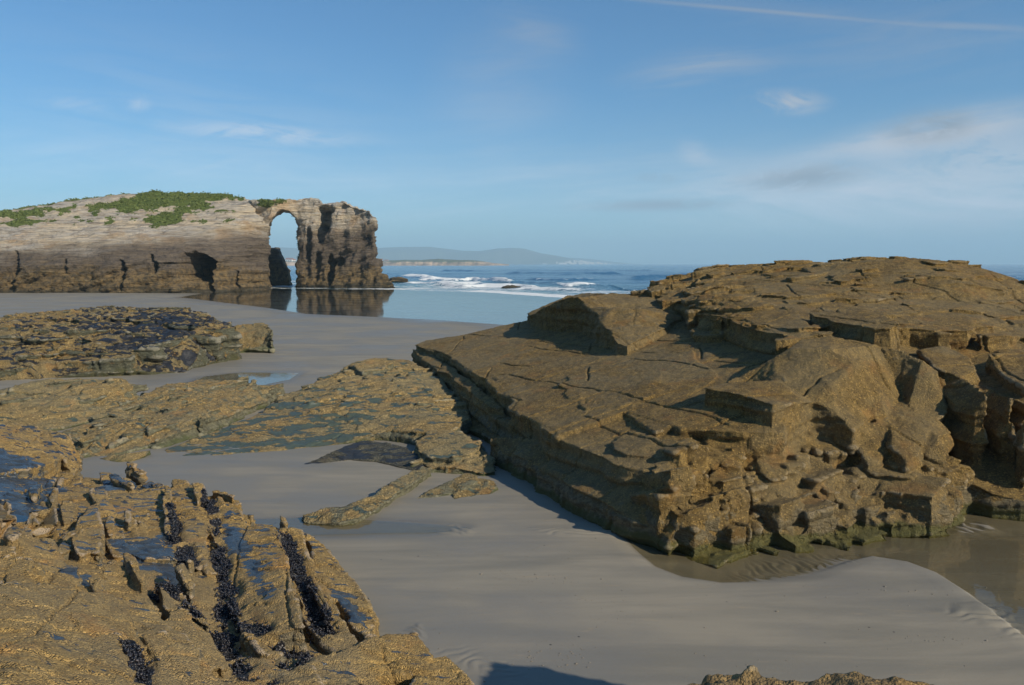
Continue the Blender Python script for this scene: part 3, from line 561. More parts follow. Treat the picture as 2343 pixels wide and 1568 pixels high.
# R1: step below the plateau on the right
add(B, [(1830, 772, 2.58), (1960, 768, 2.52), (2050, 766, 2.47), (2130, 772, 2.42), (2230, 780, 2.38), (2343, 786, 2.32), (2460, 796, 2.25), (2700, 826, 2.0), (2700, 960, 1.6), (2500, 930, 1.72), (2343, 925, 1.72), (2270, 900, 1.75), (2200, 884, 1.78), (2180, 874, 1.84), (2110, 828, 2.16), (2060, 803, 2.31), (1960, 788, 2.43)], jit=.08, interior=[(2200, 830, 2.05), (2343, 860, 2.0)])
add(B, [(2105, 800, 2.36), (2160, 790, 2.42), (2220, 820, 2.25), (2235, 850, 2.10), (2200, 866, 2.02), (2140, 838, 2.18)], jit=.06)
add(B, [(2130, 872, 1.90), (2180, 852, 2.05), (2215, 870, 2.02), (2260, 900, 1.92), (2230, 940, 1.62), (2190, 928, 1.64)], jit=.06)
add(B, [(2260, 812, 2.32), (2330, 800, 2.36), (2420, 830, 2.25), (2430, 860, 2.1), (2343, 880, 2.0), (2290, 850, 2.08)], jit=.08)
# R3: the shaded mass at the right edge
add(B, [(2150, 892, 1.74), (2190, 866, 1.88), (2260, 882, 1.85), (2343, 930, 1.78), (2500, 930, 1.8), (2800, 960, 1.6), (2800, 1050, 1.0), (2600, 1045, 1.0), (2440, 1050, .98), (2343, 1058, .95), (2318, 1010, 1.15), (2290, 1000, 1.2), (2275, 965, 1.4), (2250, 950, 1.45), (2215, 938, 1.52), (2190, 925, 1.6)], jit=.07)
add(B, [(2190, 960, 1.1), (2260, 990, 1.1), (2343, 1050, .85), (2440, 1090, .7), (2400, 1150, .4), (2343, 1145, .4), (2270, 1130, .45), (2220, 1105, .55)], jit=.08)
# the stepped front face: joint blocks laid over a falling surface
ff = interp([P(*p) for p in [(1473, 1074, 1.04), (1576, 1004, 1.32), (1700, 990, 1.28), (1790, 990, 1.24), (1830, 1010, 1.08), (1900, 1040, .95), (1960, 1060, .88), (2060, 1040, .98), (2120, 1020, 1.05), (2190, 1060, .85), (1542, 1165, .60), (1620, 1110, .82), (1700, 1080, .9), (1760, 1090, .82), (1870, 1120, .66), (1990, 1125, .64), (2100, 1115, .68), (2185, 1110, .65),
      (1575, 1235, .26), (1660, 1200, .40), (1740, 1190, .38), (1880, 1185, .34), (2000, 1180, .34), (2120, 1165, .38), (2172, 1160, .36),
      (1602, 1285, .05), (1690, 1276, .05), (1790, 1250, .05), (1900, 1237, .05), (2060, 1232, .05), (2135, 1222, .05), (2168, 1185, .08)]])
rs = random.Random(77); ca, sa = math.cos(R(31)), math.sin(R(31)); ux, uy = (ca, sa), (-sa, ca)
for k in range(190):
    big = k < 110; q = rs.random(); wv = rs.uniform(.06, .14) if not big else rs.uniform(.15, .33); L = rs.uniform(.06, .16) if not big else rs.uniform(.16, .42)
    px_, py_ = rs.uniform(1480, 2190), rs.uniform(985, 1280); p = P(px_, py_, rs.uniform(.1, 1.0)); z = ff(p[0], p[1])
    if z is None: continue
    z += rs.uniform(-.12, .05) if q > .3 else rs.uniform(.04, .15)
    if z < .08: continue
    an = R(31+rs.uniform(-14, 14)); B.append(box_prism((p[0], p[1]), (math.cos(an), math.sin(an)), (-math.sin(an), math.cos(an)), wv, L, -.25, z, (rs.uniform(-.05, .30), rs.uniform(-.35, .15))))
fl_ = [(gxx, gyy, ff(gxx, gyy)) for gxx in np.arange(1.6, 8.2, .3) for gyy in np.arange(10.0, 13.8, .3)]
for gxx, gyy, z in fl_:                                   # lower columns filling between the blocks
    if z is not None and z > .12: B.append(box_prism((gxx+rs.uniform(-.03, .03), gyy), ux, uy, .20, .20, -.25, z-rs.uniform(.12, .22), (.15, -.25)))
FP = []
for a, b, z in [(1473, 1074, 1.04), (1576, 1004, 1.32), (1700, 990, 1.28), (1790, 990, 1.24), (1960, 1060, .88), (2120, 1020, 1.05), (2190, 1060, .85), (1542, 1165, .60), (1700, 1080, .9), (1870, 1120, .66), (2100, 1115, .68), (1602, 1275, .08), (1790, 1240, .1), (2060, 1225, .1), (2135, 1215, .1)]: FP.append(P(a, b, z))
plates(B, FP, 130, 121, (.22, .8), (.12, .4), (.00, .12), seed=15, tilt=.25, dang=14, depth=.28)
plates(B, FP, 60, 31, (.15, .5), (.08, .2), (.00, .14), seed=16, tilt=.3, dang=14, depth=.25)
# solid fill under the upper layers so nothing is hollow
add(B, [(1530, 1000, 1.1), (1790, 985, 1.05), (1960, 1055, .70), (2110, 1030, .85), (2185, 1060, .65), (2150, 1085, .55), (1990, 1100, .5), (1830, 1080, .6), (1700, 1060, .75), (1600, 1080, .7)], jit=.03)
# more loose sheets and ledges on the upper plateau
for k in range(60):
    a, b = rs.uniform(1600, 2420), rs.uniform(622, 750); wd = rs.uniform(25, 110); hh = rs.uniform(4, 13)*(.5+(b-600)/160); dz = rs.choice([.04, .06, .08, .10, .14])
    sheet([(a-wd, b+hh*.4, dz), (a-wd*.6, b-hh*.5, dz), (a, b-hh*.8, dz), (a+wd*.7, b-hh*.4, dz), (a+wd, b+hh*.2, dz), (a+wd*.5, b+hh*.8, dz), (a-wd*.3, b+hh, dz)])
plates(B, [P(*p) for p in R2O+R2I], 110, 12, (.3, 1.6), (.15, .6), (.03, .12), seed=5, depth=.35)
def f_main(co, no):
    d, cav, steep, st = rough(co, no, S=4.5, As=.05, A1=.03, A2=.018, f2=8., blk=.05, bs=(.75, .55, .20), cr=.060, crsp=.95, crw=.017, ang=33, seed=3, flat=.10, ter=0)
    x, y, z = co.T; up = sstep(.5, 1.2, z-(PL1[0]*x+PL1[1]*y+PL1[2])+.9*sstep(15, 18, y)-.6)*sstep(14.5, 16.5, y+.3*x-1)
    t = fbm(x*.5, y*.8, 0*x, 91, 4)*3.0; fr = t-np.floor(t); d = d+up*(1-steep)*.13*(np.floor(t)+sstep(.86, 1, fr)-t)+up*.05*fbm(x*1.7, y*2.4, z*2, 95, 4)
    pit = sstep(.42, .6, perlin(x*2.3, y*2.6, z*2, 96)); d = d-.10*pit*up
    low = sstep(1.0, .15, z)
    stn = .20+.25*low*sstep(9, 10, x*0+9.5)+.35*sstep(.3, .9, steep)*low+.12*up
    grn = sstep(.42, .12, z)*.85+.12*low
    return d, dict(stn=stn, grn=grn, bar=.0*x+.25*low-.1, mus=.05+.35*cav+0*x, cav=cav)
M_MAIN = rock_mat('brown_barnacled_rock', barn=(.262, .168, .048), barn2=(.130, .082, .023), pale=(.42, .34, .22), stone=(.22, .175, .095), bare=(.045, .055, .045), moss=(.085, .085, .018), bsc=62., bare_t=.80, bump=.024, quartz=.085, rim=.42, crs_w=1.6)
ROCK_M = make_rock('rock_outcrop', B, .026, M_MAIN, f_main, label='huge brown layered outcrop filling the right side, stepped down to the pool', category='rock')
# loose blocks lying on the slab
K = []
add(K, [(1211, 724, 2.29), (1240, 707, 2.59), (1271, 692, 2.84), (1300, 680, 3.03), (1322, 680, 3.04), (1350, 706, 2.76), (1382, 742, 2.46), (1411, 783, 2.15), (1436, 790, 2.10), (1466, 776, 2.2), (1500, 760, 2.32), (1531, 746, 2.42), (1568, 724, 2.58), (1570, 708, 2.75), (1530, 681, 3.0), (1470, 671, 3.08), (1411, 673, 3.08), (1345, 671, 2.96), (1300, 675, 2.89), (1260, 694, 2.62), (1214, 716, 2.24)],
    interior=[(1411, 700, 2.88), (1470, 710, 2.78), (1520, 715, 2.7), (1450, 745, 2.45)], bottom=1.6, jit=.06)
def f_blk(co, no):
    d, cav, steep, st = rough(co, no, S=5, As=.045, A1=.06, f1=1.2, A2=.018, f2=6., blk=.08, bs=(.5, .4, .2), cr=.03, seed=9)
    x, y, z = co.T; c = P(1425, 712, 2.7); r = np.hypot(x-c[0], (y-c[1])*.6); d = d-.28*np.exp(-(r/.33)**2)
    return d, dict(stn=.32+0*x, grn=0*x, bar=0*x-.2, mus=.1+.3*cav)
make_rock('boulder', K, .030, M_MAIN, f_blk, zmin=1.2, label='wedge-shaped boulder with a hollow in its top, lying on the smooth slab', category='rock')
K = []
add(K, [(1583, 752, 2.42), (1600, 742, 2.46), (1640, 741, 2.5), (1656, 752, 2.46), (1656, 766, 2.42), (1620, 768, 2.38), (1590, 766, 2.36)], bottom=1.9, jit=.03)
add(K, [(1540, 738, 2.42), (1580, 728, 2.5), (1600, 735, 2.5), (1592, 755, 2.34), (1556, 758, 2.3)], bottom=1.9, jit=.04)
make_rock('boulder', K, .022, M_MAIN, lambda co, no: (lambda r: (r[0], dict(stn=.3+0*co[:, 0], grn=0*co[:, 0], bar=0*co[:, 0]-.2, mus=.1+.3*r[1])))(rough(co, no, As=.02, A1=.04, f1=2, A2=.012, blk=.04, bs=(.3, .25, .12), seed=19)), zmin=1.2,
          label='small squared boulder resting on the slab beside the wedge-shaped one', category='rock')
# ------------------------------------------------------------------ low ledges on the left and in the middle
M_LOW = rock_mat('lichen_green_ledge_rock', barn=(.34, .24, .10), barn2=(.22, .155, .06), pale=(.46, .42, .30), stone=(.20, .19, .12), bare=(.045, .058, .045), bare_rough=.42, moss=(.075, .09, .03), bsc=45., bare_t=.625, bump=.026, quartz=.05, strike=(-32, 3.2, 1.), bsx=(1.6, 2.2, 25), rim=.5, crs_w=1.)
M_DARK = rock_mat('black_weedy_ledge_rock', barn=(.36, .25, .10), barn2=(.24, .165, .062), pale=(.5, .46, .36), stone=(.17, .17, .11), bare=(.014, .015, .018), moss=(.085, .085, .03), bsc=40., bare_t=.555, bare_rough=.45, bump=.05, quartz=.05, strike=(-18, 4.0, 1.), bsx=(.75, 3.2, -14), bare_w=.03, rim=.55, crs_w=1.)
def f_low(As=.05, blk=.05, seed=0, grn=.35, bar=0., stn=.2, ang=-30, tilt=(.0, .03), ter=.0, A1=.06, h=1.0, bs=(.9, .5, .16), cr=.03, A2=.02, top=None, noisef=5., barf=None, **kw):
    def f(co, no):
        d, cav, steep, st = rough(co, no, bed=tilt, ang=ang, S=6., As=As, A1=A1, A2=A2, f2=noisef, blk=blk, bs=bs, cr=cr, seed=seed, ter=ter, flat=.3, **kw)
        x, y, z = co.T; low = sstep(h*.5, .1, z)
        return d, dict(stn=stn+.5*steep, grn=grn*(.3+low*.7)+.3*steep*low, bar=(bar+(barf(x, y) if barf else 0))*(1-steep)-.25*steep+0*x, mus=.05+.25*cav)
    return f
# L1: long flat ledge
B = []
add(B, [(-160, 760, 1.1), (0, 727, 1.3), (92, 713, 1.45), (183, 705, 1.6), (257, 700, 1.62), (330, 704, 1.6), (403, 704, 1.62), (440, 712, 1.6), (458, 720, 1.58), (490, 727, 1.55), (508, 738, 1.45), (514, 760, 1.2), (500, 768, 1.2), (440, 762, 1.3), (400, 775, 1.2), (330, 790, 1.05), (300, 815, .8), (240, 822, .72), (150, 828, .62), (60, 838, .52), (0, 845, .5), (-200, 860, .45)],
    interior=[(100, 770, 1.0), (200, 760, 1.15), (300, 745, 1.3), (0, 790, .85)], jit=.2, seg=.6)
add(B, [(-150, 850, .42), (60, 838, .5), (150, 830, .58), (240, 822, .7), (300, 812, .8), (330, 790, 1.0), (400, 774, 1.18), (440, 762, 1.28), (505, 764, 1.1), (514, 780, .9), (522, 805, .4), (518, 822, .2), (480, 828, .22), (445, 832, .28), (430, 850, .15), (340, 852, .2), (250, 856, .2), (150, 862, .15), (60, 870, .1), (-150, 880, .1)],
    interior=[(400, 800, .8), (460, 790, .9), (350, 820, .5), (200, 840, .4)], jit=.15, seg=.5)
for i, (a, b, z) in enumerate([(60, 735, 1.32), (170, 722, 1.5), (290, 718, 1.58), (370, 728, 1.52), (230, 745, 1.3), (90, 765, 1.12), (330, 752, 1.3), (440, 735, 1.55), (20, 800, .85), (180, 790, .98), (260, 772, 1.12), (480, 742, 1.45)]):
    add(B, [(a-70, b+3, z), (a-20, b-6, z+.06), (a+50, b-4, z+.08), (a+62, b+4, z+.04), (a+10, b+9, z)], jit=.25, seg=.5)
plates(B, [P(*p) for p in [(-100, 770, 1.1), (0, 735, 1.28), (92, 718, 1.43), (257, 704, 1.6), (403, 708, 1.6), (490, 732, 1.5), (500, 760, 1.2), (400, 775, 1.15), (300, 812, .8), (150, 828, .6), (0, 845, .5), (-150, 860, .45), (200, 760, 1.15), (50, 790, .85), (350, 740, 1.3)]], 120, 14, (.6, 2.6), (.25, .9), (.04, .2), seed=2, tilt=.12)
make_rock('rock_ledge', B, .055, M_DARK, f_low(As=.10, blk=.10, seed=21, grn=.35, bar=.10, ter=.16, A1=.12, h=1.5, barf=lambda x, y: .20*sstep(3, -3, poly_sd(x, y, pw([(300, 705), (480, 715), (510, 750), (440, 760), (330, 770), (200, 735)], 1.5))), bs=(1.4, .8, .22), A2=.06, noisef=2.2, ang=-12, cr=.08, saw=.16, sawl=1.7, sawang=12), label='long flat ledge streaked with black weed at the left edge of the beach', category='rock')
B = []
add(B, [(514, 748, 1.2), (560, 739, 1.34), (600, 737, 1.38), (616, 741, 1.32), (623, 765, .95), (620, 782, .6), (600, 795, .35), (560, 800, .25), (530, 806, .2), (516, 790, .4)], interior=[(570, 765, 1.0), (600, 760, 1.05)], jit=.12)
make_rock('rock_ledge', B, .05, M_LOW, f_low(As=.08, blk=.09, seed=25, grn=.55, bar=-.3, A1=.10, h=1.5, stn=.35), label='squat green and tan boulder at the end of the long flat ledge', category='rock')
# L2: tilted ledge with a blunt end
B = []
add(B, [(-150, 900, .62), (0, 888, .66), (80, 876, .70), (170, 868, .74), (255, 866, .78), (296, 872, .78), (308, 885, .72), (318, 915, .35), (312, 932, .2), (250, 950, .22), (180, 968, .2), (100, 985, .18), (0, 990, .2), (-150, 1000, .2)], interior=[(60, 920, .52), (150, 905, .60), (240, 895, .66), (280, 900, .6), (100, 955, .35), (240, 930, .38)], jit=.12, seg=.4)
plates(B, [P(*p) for p in [(-100, 900, .62), (80, 878, .70), (255, 868, .78), (300, 885, .74), (300, 925, .32), (180, 960, .25), (0, 985, .2), (-100, 990, .2), (60, 920, .52), (240, 895, .66)]], 70, 56, (.3, 1.5), (.10, .4), (.02, .10), seed=3, tilt=.15)
make_rock('rock_ledge', B, .036, M_LOW, f_low(As=.06, blk=.07, seed=28, grn=.45, bar=.03, A1=.07, h=.9, ter=.03, stn=.32, A2=.03, saw=.09, sawl=.7, sawang=50), label='tilted ledge with a blunt shadowed end, in front of the long flat ledge', category='rock')
# L3: long thin ridge running down to the sand
B = []
add(B, [(320, 905, .34), (380, 880, .36), (470, 868, .3), (505, 870, .28), (520, 892, .26), (560, 884, .40), (640, 878, .44), (648, 890, .36), (640, 905, .25), (590, 925, .3), (540, 945, .34), (470, 968, .36), (420, 985, .34), (360, 1006, .3), (340, 1018, .16), (290, 1030, .16), (250, 1042, .12), (190, 1045, .12), (176, 1010, .22), (150, 990, .25), (240, 965, .28), (310, 940, .24)],
    interior=[(420, 910, .42), (500, 915, .48), (580, 900, .5), (380, 960, .4), (300, 985, .34), (240, 1010, .24), (330, 925, .28)], jit=.09, seg=.3)
add(B, [(350, 950, .48), (470, 920, .54), (580, 893, .56), (634, 884, .5), (600, 903, .44), (500, 935, .48), (400, 968, .46), (340, 985, .42)], jit=.06)
add(B, [(180, 1000, .38), (280, 968, .42), (350, 948, .44), (330, 960, .40), (240, 992, .36), (185, 1012, .32)], jit=.05)
plates(B, [P(*p) for p in [(330, 905, .34), (470, 872, .3), (520, 892, .3), (640, 882, .46), (590, 922, .34), (470, 965, .38), (340, 1012, .2), (190, 1040, .14), (160, 995, .25), (310, 940, .28), (420, 910, .42), (500, 915, .48), (380, 960, .4), (240, 1010, .26)]], 110, 74, (.3, 1.6), (.06, .28), (.02, .10), seed=4, tilt=.18)
make_rock('rock_ledge', B, .032, M_LOW, f_low(As=.06, blk=.06, seed=33, grn=.45, bar=-.02, A1=.05, h=.7, stn=.40, A2=.028, saw=.08, sawl=.5, sawang=72), label='long pale ridge running from the small pool down to the sand', category='rock')
# M: broad outcrop sloping into the sand in the middle
B = []
add(B, [(755, 868, .62), (790, 840, .74), (806, 828, .86), (860, 820, .92), (930, 822, .92), (950, 832, .85), (985, 850, .76), (1025, 885, .66), (1060, 925, .5), (1075, 960, .42), (1040, 985, .4), (1000, 990, .40), (960, 992, .36), (900, 985, .34), (860, 990, .28), (800, 1006, .20), (770, 1014, .15), (690, 1024, .13), (560, 1036, .12), (480, 1044, .11), (380, 1044, .10), (376, 1030, .13), (450, 1000, .18), (520, 975, .24), (600, 945, .30), (640, 915, .34), (650, 900, .38), (700, 888, .45)],
    interior=[(820, 870, .74), (900, 870, .78), (960, 900, .66), (720, 930, .44), (820, 930, .52), (900, 950, .46), (640, 980, .26), (740, 985, .26), (1000, 950, .5)], jit=.09, seg=.35)
add(B, [(800, 835, .96), (850, 823, 1.02), (900, 826, 1.0), (880, 845, .92), (830, 850, .9)], jit=.08)
add(B, [(985, 985, .46), (1040, 985, .5), (1075, 1000, .5), (1103, 1012, .46), (1098, 1030, .40), (1040, 1045, .40), (985, 1045, .36), (955, 1030, .36), (950, 1010, .40)], jit=.05)
add(B, [(960, 1000, .34), (1080, 1005, .36), (1130, 1050, .30), (1136, 1078, .2), (1105, 1082, .2), (1060, 1072, .24), (1010, 1070, .22), (975, 1068, .2), (940, 1040, .25)], jit=.06)
plates(B, [P(*p) for p in [(800, 838, .86), (930, 824, .92), (1025, 890, .64), (1070, 960, .42), (960, 990, .36), (860, 985, .3), (640, 960, .28), (650, 905, .38), (820, 870, .74), (900, 870, .78), (960, 900, .66), (720, 930, .44), (820, 930, .52)]], 110, 30, (.25, 1.2), (.10, .4), (.015, .07), seed=6, tilt=.10)
plates(B, [P(*p) for p in [(960, 1005, .38), (1080, 1005, .42), (1125, 1050, .32), (1130, 1076, .2), (1010, 1068, .22), (960, 1060, .2)]], 26, 40, (.2, .6), (.1, .3), (.02, .08), seed=7, tilt=.12)
make_rock('rock_outcrop', B, .032, M_LOW, f_low(As=.05, blk=.045, seed=37, grn=.38, bar=.12, A1=.05, h=.7, stn=.14, A2=.022, cr=.04, saw=.09, sawl=.75, sawang=28, barf=lambda x, y: (.16+.30*perlin(x*.8, y*1.2, 0*x, 181))*sstep(.8, -1.2, poly_sd(x, y, pw([(360, 1050), (450, 990), (560, 950), (680, 930), (800, 930), (880, 960), (860, 1000), (770, 1030)], .22)))), label='broad low outcrop with wet green slabs, left of the big brown one', category='rock')
B = []
add(B, [(672, 1074, .10), (700, 1058, .14), (745, 1040, .20), (790, 1020, .26), (830, 1008, .28), (880, 1012, .28), (930, 1024, .28), (962, 1045, .25), (975, 1068, .2), (950, 1078, .12), (905, 1066, .14), (860, 1056, .14), (800, 1052, .13), (740, 1060, .12), (700, 1070, .1)], jit=.04, seg=.2)
M_BLACK = rock_mat('black_wet_rock', barn=(.13, .12, .08), barn2=(.05, .05, .04), bare=(.018, .021, .025), stone=(.06, .06, .05), bsc=50., bare_t=.56, bare_rough=.62, bump=.03, strike=(-25, 4, 1))
make_rock('flat_rock', B, .025, M_BLACK, f_low(As=.02, blk=.02, seed=41, grn=.1, bar=.15, A1=.03, h=.4, A2=.02), label='low flat black rock rising just out of the sand', category='rock')
B = []
add(B, [(688, 1186, .12), (696, 1176, .19), (740, 1164, .22), (790, 1156, .24), (840, 1138, .28), (880, 1112, .30), (930, 1084, .32), (965, 1066, .30), (990, 1072, .26), (960, 1092, .24), (920, 1120, .24), (870, 1158, .20), (820, 1184, .18), (770, 1196, .15), (720, 1200, .1), (694, 1196, .1)], jit=.035, seg=.2, interior=[(900, 1112, .31), (820, 1165, .25), (750, 1180, .2)])
make_rock('rock_ridge', B, .022, M_LOW, f_low(As=.04, blk=.04, seed=44, grn=.3, bar=.05, A1=.03, h=.5, stn=.5, bs=(.3, .2, .1), A2=.02, saw=.04, sawl=.2, sawang=50), label='thin curved ridge of rock trailing across the sand to a point', category='rock')
B = []
add(B, [(952, 1141, .11), (1000, 1112, .22), (1030, 1098, .28), (1066, 1082, .32), (1088, 1086, .30), (1092, 1100, .26), (1058, 1118, .2), (1040, 1126, .14), (1000, 1134, .12)], jit=.03, seg=.2)
add(B, [(1060, 1112, .2), (1098, 1092, .26), (1130, 1098, .24), (1138, 1112, .18), (1120, 1130, .12), (1080, 1134, .11), (1040, 1142, .11), (1036, 1130, .15)], jit=.03, seg=.2)
make_rock('flat_rock', B, .022, M_LOW, f_low(As=.03, blk=.05, seed=47, grn=.35, bar=.05, A1=.03, h=.5, stn=.5, bs=(.3, .2, .1)), label='small blocky rock half sunk in sand beside the foot of the big outcrop', category='rock')
B = []
add(B, [(226, 1048, .13), (250, 1040, .2), (300, 1036, .24), (345, 1030, .2), (335, 1042, .16), (305, 1056, .12), (280, 1064, .1), (250, 1058, .1)], jit=.03, seg=.2)
make_rock('flat_rock', B, .022, M_LOW, f_low(As=.03, blk=.03, seed=49, grn=.7, bar=.0, A1=.03, h=.6, stn=.3), label='little green rock at the edge of the sand under the long pale ridge', category='rock')
# ------------------------------------------------------------------ near slabs, bottom left
M_NEAR = rock_mat('tan_barnacled_slate', barn=(.50, .33, .115), barn2=(.32, .205, .07), pale=(.58, .46, .33), stone=(.26, .22, .14), bare=(.030, .038, .048), moss=(.10, .10, .035), bsc=85., bare_t=.64, bare_rough=.22, bump=.017, quartz=.05, strike=(-50, 4.5, 1.), crs_w=.6, st_w=.5, bsx=(2.6, 3.6, -6), bare_w=.012, rim=.7, cell_w=1.1)
B = []
PLF = None
# body
add(B, [(-300, 985, 1.0), (0, 972, .92), (60, 975, .85), (110, 985, .78), (150, 1000, .70), (172, 1030, .55), (186, 1065, .42), (180, 1092, .28), (215, 1098, .26), (300, 1110, .26), (385, 1112, .3), (460, 1130, .38), (520, 1145, .38), (566, 1196, .28), (640, 1212, .30), (700, 1222, .28), (735, 1245, .24), (780, 1305, .24), (832, 1360, .22), (866, 1420, .20), (860, 1460, .24), (900, 1480, .3), (980, 1500, .34), (1040, 1540, .34), (1090, 1600, .34), (1100, 1750, .4), (400, 1750, .9), (-500, 1750, 1.3), (-500, 1300, 1.2)],
    interior=[(0, 1100, .74), (0, 1200, .70), (130, 1200, .56), (80, 1160, .62), (150, 1120, .46), (300, 1180, .44), (300, 1260, .52), (200, 1300, .70), (400, 1200, .46), (470, 1300, .44), (480, 1400, .5), (560, 1300, .48), (620, 1420, .46), (700, 1350, .36), (750, 1440, .30), (600, 1520, .50), (480, 1500, .52), (350, 1480, .8), (700, 1540, .42), (850, 1530, .34), (100, 1450, 1.2), (100, 1300, .95), (520, 1568, .55), (0, 1568, 1.5)], jit=.06, seg=.22)
# upper plates
add(B, [(-300, 1060, .98), (0, 1000, 1.0), (60, 985, .98), (115, 988, .92), (135, 1010, .82), (140, 1040, .72), (120, 1060, .70), (60, 1075, .76), (-300, 1110, .9)], jit=.05)
add(B, [(112, 985, .95), (150, 992, .92), (172, 1020, .72), (180, 1060, .52), (168, 1090, .40), (150, 1060, .60), (132, 1030, .78)], jit=.05)
add(B, [(100, 1120, .62), (190, 1106, .58), (300, 1122, .52), (380, 1118, .54), (462, 1108, .55), (468, 1140, .5), (478, 1200, .52), (474, 1262, .55), (430, 1280, .58), (330, 1280, .62), (240, 1250, .62), (120, 1230, .64), (105, 1170, .62)], jit=.05, interior=[(300, 1200, .56), (200, 1170, .58)])
add(B, [(378, 1112, .66), (392, 1118, .66), (398, 1180, .66), (400, 1230, .6), (382, 1215, .62), (374, 1160, .66)], jit=.02)                               # upright fin
add(B, [(200, 1160, .74), (228, 1150, .76), (232, 1220, .78), (226, 1270, .80), (180, 1262, .8), (150, 1240, .78)], jit=.03)
add(B, [(440, 1108, .66), (466, 1107, .66), (470, 1140, .60), (452, 1150, .58)], jit=.02)
# big near slab
add(B, [(-500, 1290, 1.45), (0, 1240, 1.22), (60, 1228, 1.12), (120, 1236, 1.05), (150, 1290, 1.02), (175, 1320, 1.0), (240, 1296, .92), (300, 1300, .88), (328, 1318, .86), (340, 1362, .86), (365, 1400, .86), (395, 1440, .88), (425, 1478, .90), (440, 1530, .95), (450, 1600, 1.0), (460, 1750, 1.1), (-500, 1750, 1.7)], jit=.04, seg=.2,
    interior=[(100, 1350, 1.15), (200, 1400, 1.14), (100, 1500, 1.5), (300, 1450, 1.08), (0, 1568, 1.75), (300, 1568, 1.25)])
add(B, [(-500, 1400, 1.66), (0, 1340, 1.46), (120, 1330, 1.30), (200, 1352, 1.22), (260, 1362, 1.16), (285, 1400, 1.17), (300, 1450, 1.19), (318, 1500, 1.23), (300, 1560, 1.35), (310, 1750, 1.5), (-500, 1750, 2.0)], jit=.04, seg=.2, interior=[(100, 1450, 1.5), (0, 1560, 1.82)])
# parallel leaning slabs right of the groove
add(B, [(472, 1142, .56), (500, 1142, .58), (545, 1160, .56), (566, 1200, .50), (600, 1206, .52), (636, 1216, .56), (652, 1260, .62), (660, 1310, .68), (678, 1370, .72), (694, 1430, .74), (668, 1440, .70), (640, 1452, .66), (600, 1448, .64), (556, 1435, .60), (530, 1390, .55), (505, 1330, .50), (494, 1270, .48), (484, 1200, .50)], jit=.03, seg=.2, interior=[(560, 1280, .56), (600, 1360, .62)])
add(B, [(640, 1206, .46), (692, 1214, .44), (702, 1260, .44), (730, 1330, .44), (770, 1390, .46), (800, 1450, .48), (818, 1480, .48), (782, 1490, .5), (742, 1470, .5), (700, 1420, .5), (668, 1330, .48), (650, 1270, .46)], jit=.03, seg=.2)
add(B, [(700, 1222, .40), (730, 1236, .38), (776, 1296, .38), (826, 1352, .36), (862, 1412, .34), (858, 1434, .34), (820, 1440, .38), (778, 1380, .40), (738, 1310, .41), (712, 1262, .41)], jit=.03, seg=.2)
FS = [P(*p) for p in [(0, 1000, .95), (130, 1000, .78), (180, 1080, .38), (380, 1118, .42), (462, 1115, .48), (560, 1200, .42), (690, 1225, .36), (840, 1400, .28), (860, 1440, .28), (1000, 1500, .38), (1080, 1600, .4), (700, 1650, .6), (300, 1700, 1.2), (-300, 1700, 1.7), (-300, 1100, 1.0), (0, 1240, 1.15), (0, 1165, .74), (300, 1280, .6), (330, 1330, .86), (440, 1500, .9), (0, 1568, 1.78), (200, 1400, 1.14), (480, 1300, .46), (560, 1300, .52), (620, 1420, .62), (700, 1350, .42), (600, 1520, .54), (520, 1420, .5)]]
plates(B, FS, 130, -60, (.3, 1.3), (.05, .24), (.012, .06), seed=8, tilt=.14, dang=7, keep=lambda x, y: y > 4.5)
plates(B, FS, 24, -60, (.45, 1.3), (.045, .09), (.06, .15), seed=9, tilt=.2, dang=5, keep=lambda x, y: 6 < y < 12.5)
# small stones and shelves at the foot
add(B, [(690, 1500, .62), (760, 1496, .62), (830, 1470, .52), (890, 1450, .44), (950, 1450, .4), (985, 1500, .42), (960, 1540, .46), (880, 1545, .5), (800, 1556, .56), (720, 1568, .62), (670, 1540, .62)], jit=.05, seg=.2)
add(B, [(470, 1520, .66), (560, 1500, .66), (650, 1520, .66), (720, 1530, .66), (740, 1580, .7), (760, 1700, .8), (480, 1700, .85), (470, 1600, .75)], jit=.05, seg=.2)
add(B, [(960, 1510, .42), (1020, 1500, .40), (1050, 1530, .40), (1080, 1570, .40), (1090, 1700, .5), (980, 1700, .6), (940, 1570, .5)], jit=.05, seg=.2)
GRV = [pw([(474, 1140), (492, 1190), (502, 1270), (520, 1350), (540, 1430), (600, 1470)], .5), pw([(540, 1430), (500, 1420), (450, 1440), (400, 1390), (360, 1360)], .6), pw([(510, 1350), (510, 1440), (540, 1520), (560, 1580), (640, 1600)], .55), pw([(330, 1568), (310, 1500)], 1.1), pw([(640, 1500), (720, 1510), (650, 1560)], .5), pw([(650, 1225), (690, 1330), (745, 1450)], .45), pw([(395, 1160), (402, 1230)], .6), pw([(422, 1250), (430, 1290)], .55)]
BARE = [(pw([(250, 1250), (340, 1240), (380, 1210), (430, 1290), (400, 1330), (330, 1310), (290, 1290)], .58)), (pw([(0, 1050), (120, 1060), (150, 1100), (100, 1130), (-100, 1130)], .75)), (pw([(0, 1100), (100, 1120), (110, 1180), (-100, 1180)], .7)), pw([(500, 1185), (540, 1205), (570, 1270), (560, 1290), (520, 1260)], .52), pw([(755, 1350), (800, 1370), (845, 1420), (835, 1440), (780, 1430)], .36), pw([(200, 1100), (380, 1095), (385, 1115), (250, 1135)], .5), pw([(570, 1270), (590, 1300), (625, 1380), (612, 1385), (575, 1320)], .6), pw([(155, 1290), (200, 1295), (205, 1350), (165, 1370)], .95)]
